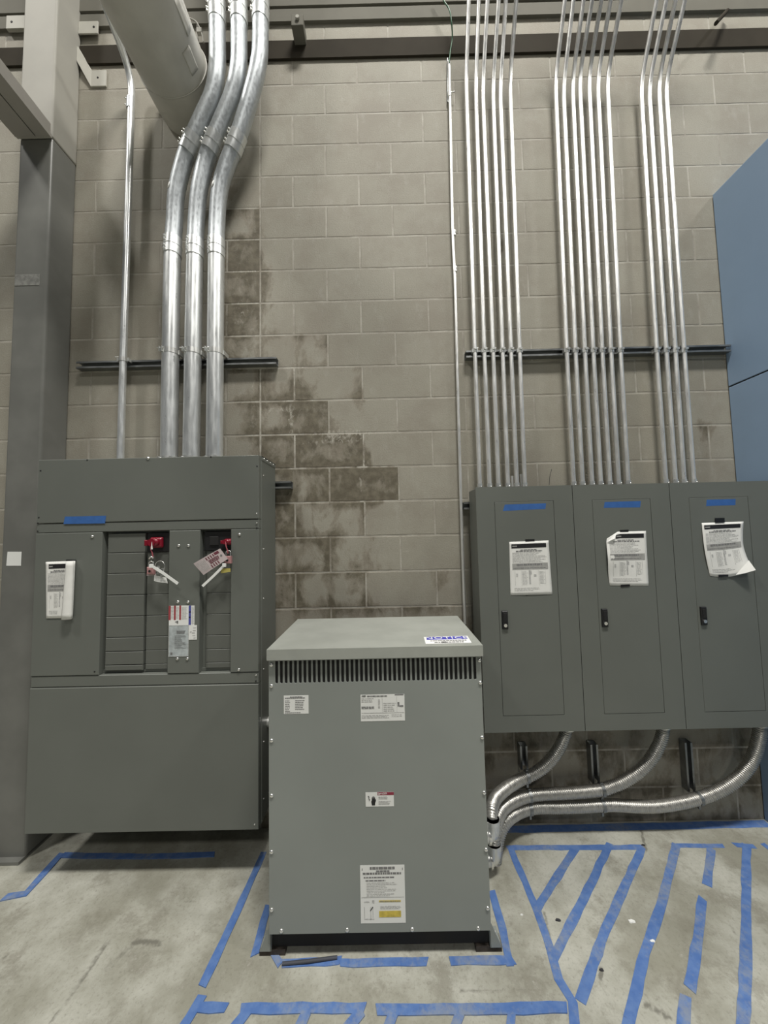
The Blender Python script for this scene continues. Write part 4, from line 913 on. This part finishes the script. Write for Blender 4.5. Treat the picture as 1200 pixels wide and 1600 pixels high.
# danger label
dx0, dx1, dz0, dz1 = .424, .534, .558, .611
o, sh = label_on(tr, 'danger_label', dx0, dx1, dz0, dz1, TF, WHITE, [(flat('danger_red', (.26, .02, .05), .5), [(.42, .0, 1.0, .20)], 'red_band'), (PRINT, text_rows(.46, .80, .28, .50, 3, .45, .3, seed=81) + text_rows(.46, .92, .60, .88, 4, .45, .4, seed=82), 'fine_print')], lab='DANGER label with a hand symbol')
lettering('DANGER', .0088, facing(.490, TF - .0014, .6058), WHITE, o)
m = MB(); m.prism([(.4745, TF - .0013, .6025), (.4795, TF - .0013, .6025), (.477, TF - .0013, .6088)], (0, -.0003, 0)); m.build('warning_triangle', WHITE, o)
# hand symbol and bolt
m = MB(); hx, hz = .4545, .583
hand = [(-.006, -.020), (.006, -.020), (.0065, -.011), (.0095, -.004), (.0095, .004), (.0078, .004), (.0066, .000), (.0062, .0095), (.0043, .0098), (.0036, .002), (.0030, .0135), (.0010, .0140), (.0004, .0025), (-.0004, .0130), (-.0025, .0130), (-.0026, .002), (-.0040, .0100), (-.0060, .0095), (-.0062, -.001), (-.0085, -.006)]
m.prism([(hx + a, TF - .0013, hz + b) for a, b in hand], (0, -.0003, 0)); m.build('hand_symbol', INK, o)
m = MB(); m.tube([(.4335, TF - .0014, .5975), (.4385, TF - .0014, .5945), (.4355, TF - .0014, .5885), (.4405, TF - .0014, .5850), (.4385, TF - .0014, .5805)], .0010, 6); m.build('shock_symbol', INK, o)
# big instruction label
o, sh = label_on(tr, 'instruction_label', .398, .569, .134, .343, TF, WHITE, [(PRINTD, text_rows(.22, .78, .03, .075, 1, 1, .0, seed=91) + text_rows(.36, .66, .09, .12, 1, 1, .0, seed=92) + text_rows(.06, .92, .125, .165, 1, .9, .0, seed=93) + text_rows(.08, .80, .20, .225, 1, .9, .1, seed=94) + text_rows(.12, .60, .255, .28, 1, .9, .1, seed=95) + [(.04, .05, .055, .09), (.945, .05, .96, .09), (.02, .555, .98, .558)], 'bold_print'),
    (PRINT, text_rows(.14, .92, .29, .54, 9, .35, .5, seed=96) + text_rows(.44, .90, .70, .76, 3, .4, .1, seed=97) + [(.08, .62, .20, .64), (.08, .72, .09, .92), (.22, .72, .23, .94), (.27, .72, .28, .9), (.08, .92, .3, .93), (.26, .60, .31, .65)], 'fine_print'),
    (YELL, [(.41, .608, .90, .635), (.41, .79, .90, .895)], 'yellow_bands'), (PRINTD, text_rows(.43, .88, .612, .632, 1, .5, .0, seed=98), 'band_print')], lab='tall white instruction label with yellow bands')
m = MB(); m.prism([(.4335, TF - .0016, .180), (.4355, TF - .0016, .178), (.4460, TF - .0016, .192), (.4435, TF - .0016, .194)], (0, -.0003, 0)); m.build('probe_drawing', INK, o)
# NOTICE label on the lid
nz = lz1
sh = Sheet((.678, -.500, nz), (.866, -.497, nz), (.861, -.590, nz), (.676, -.592, nz), nrm=(0, 0, 1), off=.0006)
o = sh.sheet('notice_label', flat('bright_white_label', (.84, .84, .84), .45), lid, 1, 1); o['label'] = 'white label with blue NOTICE heading'
sh.bars('blue_band', flat('notice_blue', (.06, .06, .42), .5), [(.05, .05, .96, .46)], o)
lettering('NOTICE', .046, Matrix.Translation((.771, -.5218, nz + .0018)) @ Matrix.Diagonal((1.0, .88, 1, 1)), WHITE, o, ext=.0003, spacing=1.12)
sh.bars('fine_print', PRINTD, text_rows(.12, .92, .56, .70, 1, .8, .0, seed=101) + text_rows(.20, .84, .78, .93, 1, .8, .0, seed=102) + [(.36, .76, .46, .95)], o)

# conduit at the transformer's left side
pts = [(SX1 + .004, -.17, .66), (-.03, -.20, .655), (.012, -.25, .60), (.004, -.31, .45), (-.006, -.34, .36), (.008, -.36, .30), (.046, -.37, .275)]
t = thing('liquidtight_conduit', pts[0], 'smooth grey conduit looping from the switchboard into the near side of the transformer', 'conduit')
m = MB(); m.tube(spline(pts, .01), .019, 18); m.build('hose', galv('grey_jacket', (.40, .41, .40), .35, .08, 40), t)
m = MB(); m.cyl((.010, -.362, .295), (.046, -.372, .272), .026, 16); m.build('connector', FIT, t)
m = MB(); m.cyl((SX1, -.17, .66), (SX1 + .03, -.17, .66), .024, 16); m.build('connector', FIT, t)
m = MB(); m.cyl((.000, -.32, .43), (.000, -.325, .405), .023, 16); m.build('ring_clamp', FIT, t)
t = thing('conduit_elbow', (0, -.40, .60), 'shiny elbow fitting at the upper side of the transformer facing the switchboard', 'fitting')
m = MB(); m.tube(spline([(.0455, -.36, .70), (.015, -.36, .70), (-.005, -.355, .685), (-.01, -.33, .64), (-.01, -.30, .60)], .006), .015, 14); m.build('elbow', FIT, t)
m = MB(); m.cyl((.036, -.36, .70), (.0455, -.36, .70), .022, 8); m.build('locknut', SCREW, t)

# ================================================================== FLOOR TAPE
def strip(pts, label, w=.033, group='blue tape lines on the floor', z=.0008, mat=None, name='blue_tape_line', world=False):
    P = [Vector(p) if world else atZ(*p, 0) for p in pts]; m = MB(); rnd = random.Random(hash(label) % 1000 if False else len(label) * 7 + int(P[0].x * 100))
    # densify for slightly uneven edges
    Q = []
    for a, b in zip(P, P[1:]):
        n = max(1, int((b - a).length / .05)); Q += [a.lerp(b, k / n) for k in range(n)]
    Q.append(P[-1]); vs = []
    for i, q in enumerate(Q):
        t = (Q[min(i + 1, len(Q) - 1)] - Q[max(i - 1, 0)]).normalized(); s = Vector((-t.y, t.x, 0)) * w / 2
        e0, e1 = rnd.uniform(-.0025, .002), rnd.uniform(-.0025, .002); ends = .006 * rnd.uniform(-1, 1) if i in (0, len(Q) - 1) else 0
        for sg, e in ((1, e0), (-1, e1)):
            p = q + s * sg * (1 + e / (w / 2)) + t * ends * sg; vs.append((p.x, p.y, z))
        
    vs2 = [(a, b, 0.0) for a, b, c in vs]; n = len(Q); off = len(vs)
    fs = [(2 * i, 2 * i + 1, 2 * i + 3, 2 * i + 2) for i in range(n - 1)] + [(2 * i, 2 * i + 2, off + 2 * i + 2, off + 2 * i) for i in range(n - 1)] + [(2 * i + 1, off + 2 * i + 1, off + 2 * i + 3, 2 * i + 3) for i in range(n - 1)] + [(0, off, off + 1, 1), (2 * n - 2, 2 * n - 1, off + 2 * n - 1, off + 2 * n - 2)]
    m.add(vs + vs2, fs); return tag(m.build(name, mat or FTAPE), label, 'tape', group)
zz = [.0006]
def S(pts, label, w=.046, **k): zz[0] += .00012; return strip(pts, label, w * (.70 if w < .055 else .75), z=zz[0], **k)
S([(.93, -.035, 0), (2.565, -.030, 0)], 'long straight blue tape line along the foot of the wall under the panelboards', .060, world=True)
S([(792, 1325), (1006, 1324)], 'blue tape line parallel to the wall heading the three slanted stripes beside the transformer', .042)
S([(1052, 1321), (1131, 1322)], 'short blue tape line heading the stripe that breaks off halfway', .034)
S([(1147, 1320), (1180, 1323)], 'shortest blue tape bit heading the stripe before the blue cabinet', .034)
S([(1191, 1318), (1212, 1334)], 'corner of blue tape at the frame edge by the blue cabinet', .036)
S([(798, 1327), (838, 1420), (862, 1490)], 'blue tape line slanting away beside the transformer, the spine of the hatched triangle')
S([(862, 1490), (873, 1530), (895, 1566), (900, 1625)], 'near end of the hatched triangle spine, where it bends toward the camera', .050)
S([(900, 1325), (838, 1421)], 'shortest slanted blue stripe inside the hatched triangle')
S([(953, 1318), (912, 1404), (866, 1496)], 'middle slanted blue stripe inside the hatched triangle')
S([(1003, 1325), (946, 1454), (906, 1565)], 'longest slanted blue stripe closing the hatched triangle')
S([(1057, 1319), (1033, 1417), (1008, 1487), (978, 1620)], 'blue stripe just outside the hatched triangle with a torn white fleck')
S([(1111, 1325), (1107, 1360), (1105, 1384)], 'upper fragment of the broken blue stripe')
S([(1098, 1404), (1090, 1470), (1078, 1546)], 'middle fragment of the broken blue stripe')
S([(1071, 1556), (1066, 1625)], 'near fragment of the broken blue stripe')
S([(1166, 1321), (1166, 1487), (1160, 1625)], 'outermost blue stripe, running almost straight toward the camera')
S([(768, 1392), (785, 1450), (797, 1510)], 'blue tape line along the transformer foot on the panelboard side', .044)
S([(703, 1502), (803, 1501)], 'blue tape piece in front of the transformer foot nearest the panelboards', .040)
S([(530, 1505), (668, 1503)], 'blue tape piece across the middle front of the transformer', .038)
S([(440, 1506), (532, 1502)], 'partly covered blue tape piece at the transformer front near the switchboard', .040)
S([(420, 1415), (412, 1440), (398, 1493)], 'blue tape line along the transformer foot on the switchboard side', .044)
S([(418, 1475), (438, 1508)], 'crumpled blue tape corner by the transformer foot on the switchboard side', .034)
S([(412, 1332), (395, 1370), (350, 1470), (316, 1542)], 'long slanted blue tape line between switchboard and transformer')
S([(316, 1556), (296, 1590), (270, 1630)], 'frayed near end of the slanted tape line', .046)
S([(304, 1575), (354, 1576)], 'short blue tape tab off the frayed end of the slanted line', .038)
S([(376, 1577), (470, 1576), (570, 1577)], 'blue tape line in the foreground before the transformer, its first length', .042)
S([(588, 1578), (720, 1579), (886, 1575)], 'faded foreground tape line reaching the tip of the hatched triangle', .042)
S([(390, 1577), (362, 1612)], 'foreground tape spur slanting toward the camera at the first length start', .050)
S([(480, 1580), (460, 1625)], 'second foreground tape spur slanting toward the camera', .050)
S([(566, 1580), (530, 1625)], 'third foreground tape spur slanting toward the camera', .050)
S([(615, 1582), (600, 1625)], 'fourth foreground tape spur, before the faded length', .046)
S([(720, 1582), (705, 1625)], 'fifth foreground tape spur, under the faded length', .04)
S([(800, 1580), (795, 1625)], 'sixth foreground tape spur, nearest the hatched triangle tip', .04)
S([(97, 1334), (66, 1368), (40, 1397), (6, 1403)], 'blue tape line bending out from under the switchboard toward the column')
S([(97, 1337), (215, 1339), (335, 1336)], 'blue tape line in the shadow under the switchboard', .040)
m = MB(); m.tube([atZ(441, 1506, .006), atZ(480, 1502, .010), atZ(527, 1496, .006)], .006, 6); o = m.build('dark_strip', flat('charcoal_strip', (.05, .055, .07), .7)); o.scale = (1, 1, 1); tag(o, 'thin dark strip lying on the tape before the transformer', 'debris')
def fleck(px_, py_, r, mat, label, nm='debris_chip', squash=.5):
    c = atZ(px_, py_, 0); m = MB(); vs = []; rnd = random.Random(int(px_)); n = 9
    for hh, sc_ in ((0.0005, 1), (.004, .8)):
        for k in range(n): a = 2 * math.pi * k / n; q = r * sc_ * rnd.uniform(.7, 1.15); vs.append((c.x + q * math.cos(a), c.y + q * squash * math.sin(a), hh))
    m.add(vs, [tuple(range(n))[::-1], tuple(range(n, 2 * n))] + [(k, (k + 1) % n, n + (k + 1) % n, n + k) for k in range(n)]); return tag(m.build(nm, mat), label, 'debris')
fleck(987, 1440, .016, WHITE, 'white scrap on the floor outside the hatched triangle')
fleck(872, 1438, .012, flat('black_rubber', (.03, .03, .035), .7), 'black chip lying inside the hatched triangle')
fleck(1020, 1471, .012, WHITE, 'torn white fleck on the blue stripe outside the hatched triangle')
fleck(815, 1430, .007, WHITE, 'tiny white crumb between the transformer and the tape spine')
fleck(940, 1516, .009, flat('black_rubber', (.03, .03, .035), .7), 'black crumb on the longest slanted stripe')
fleck(1005, 1321, .010, flat('black_rubber', (.03, .03, .035), .7), 'black knot of tape at the head of the longest slanted stripe')
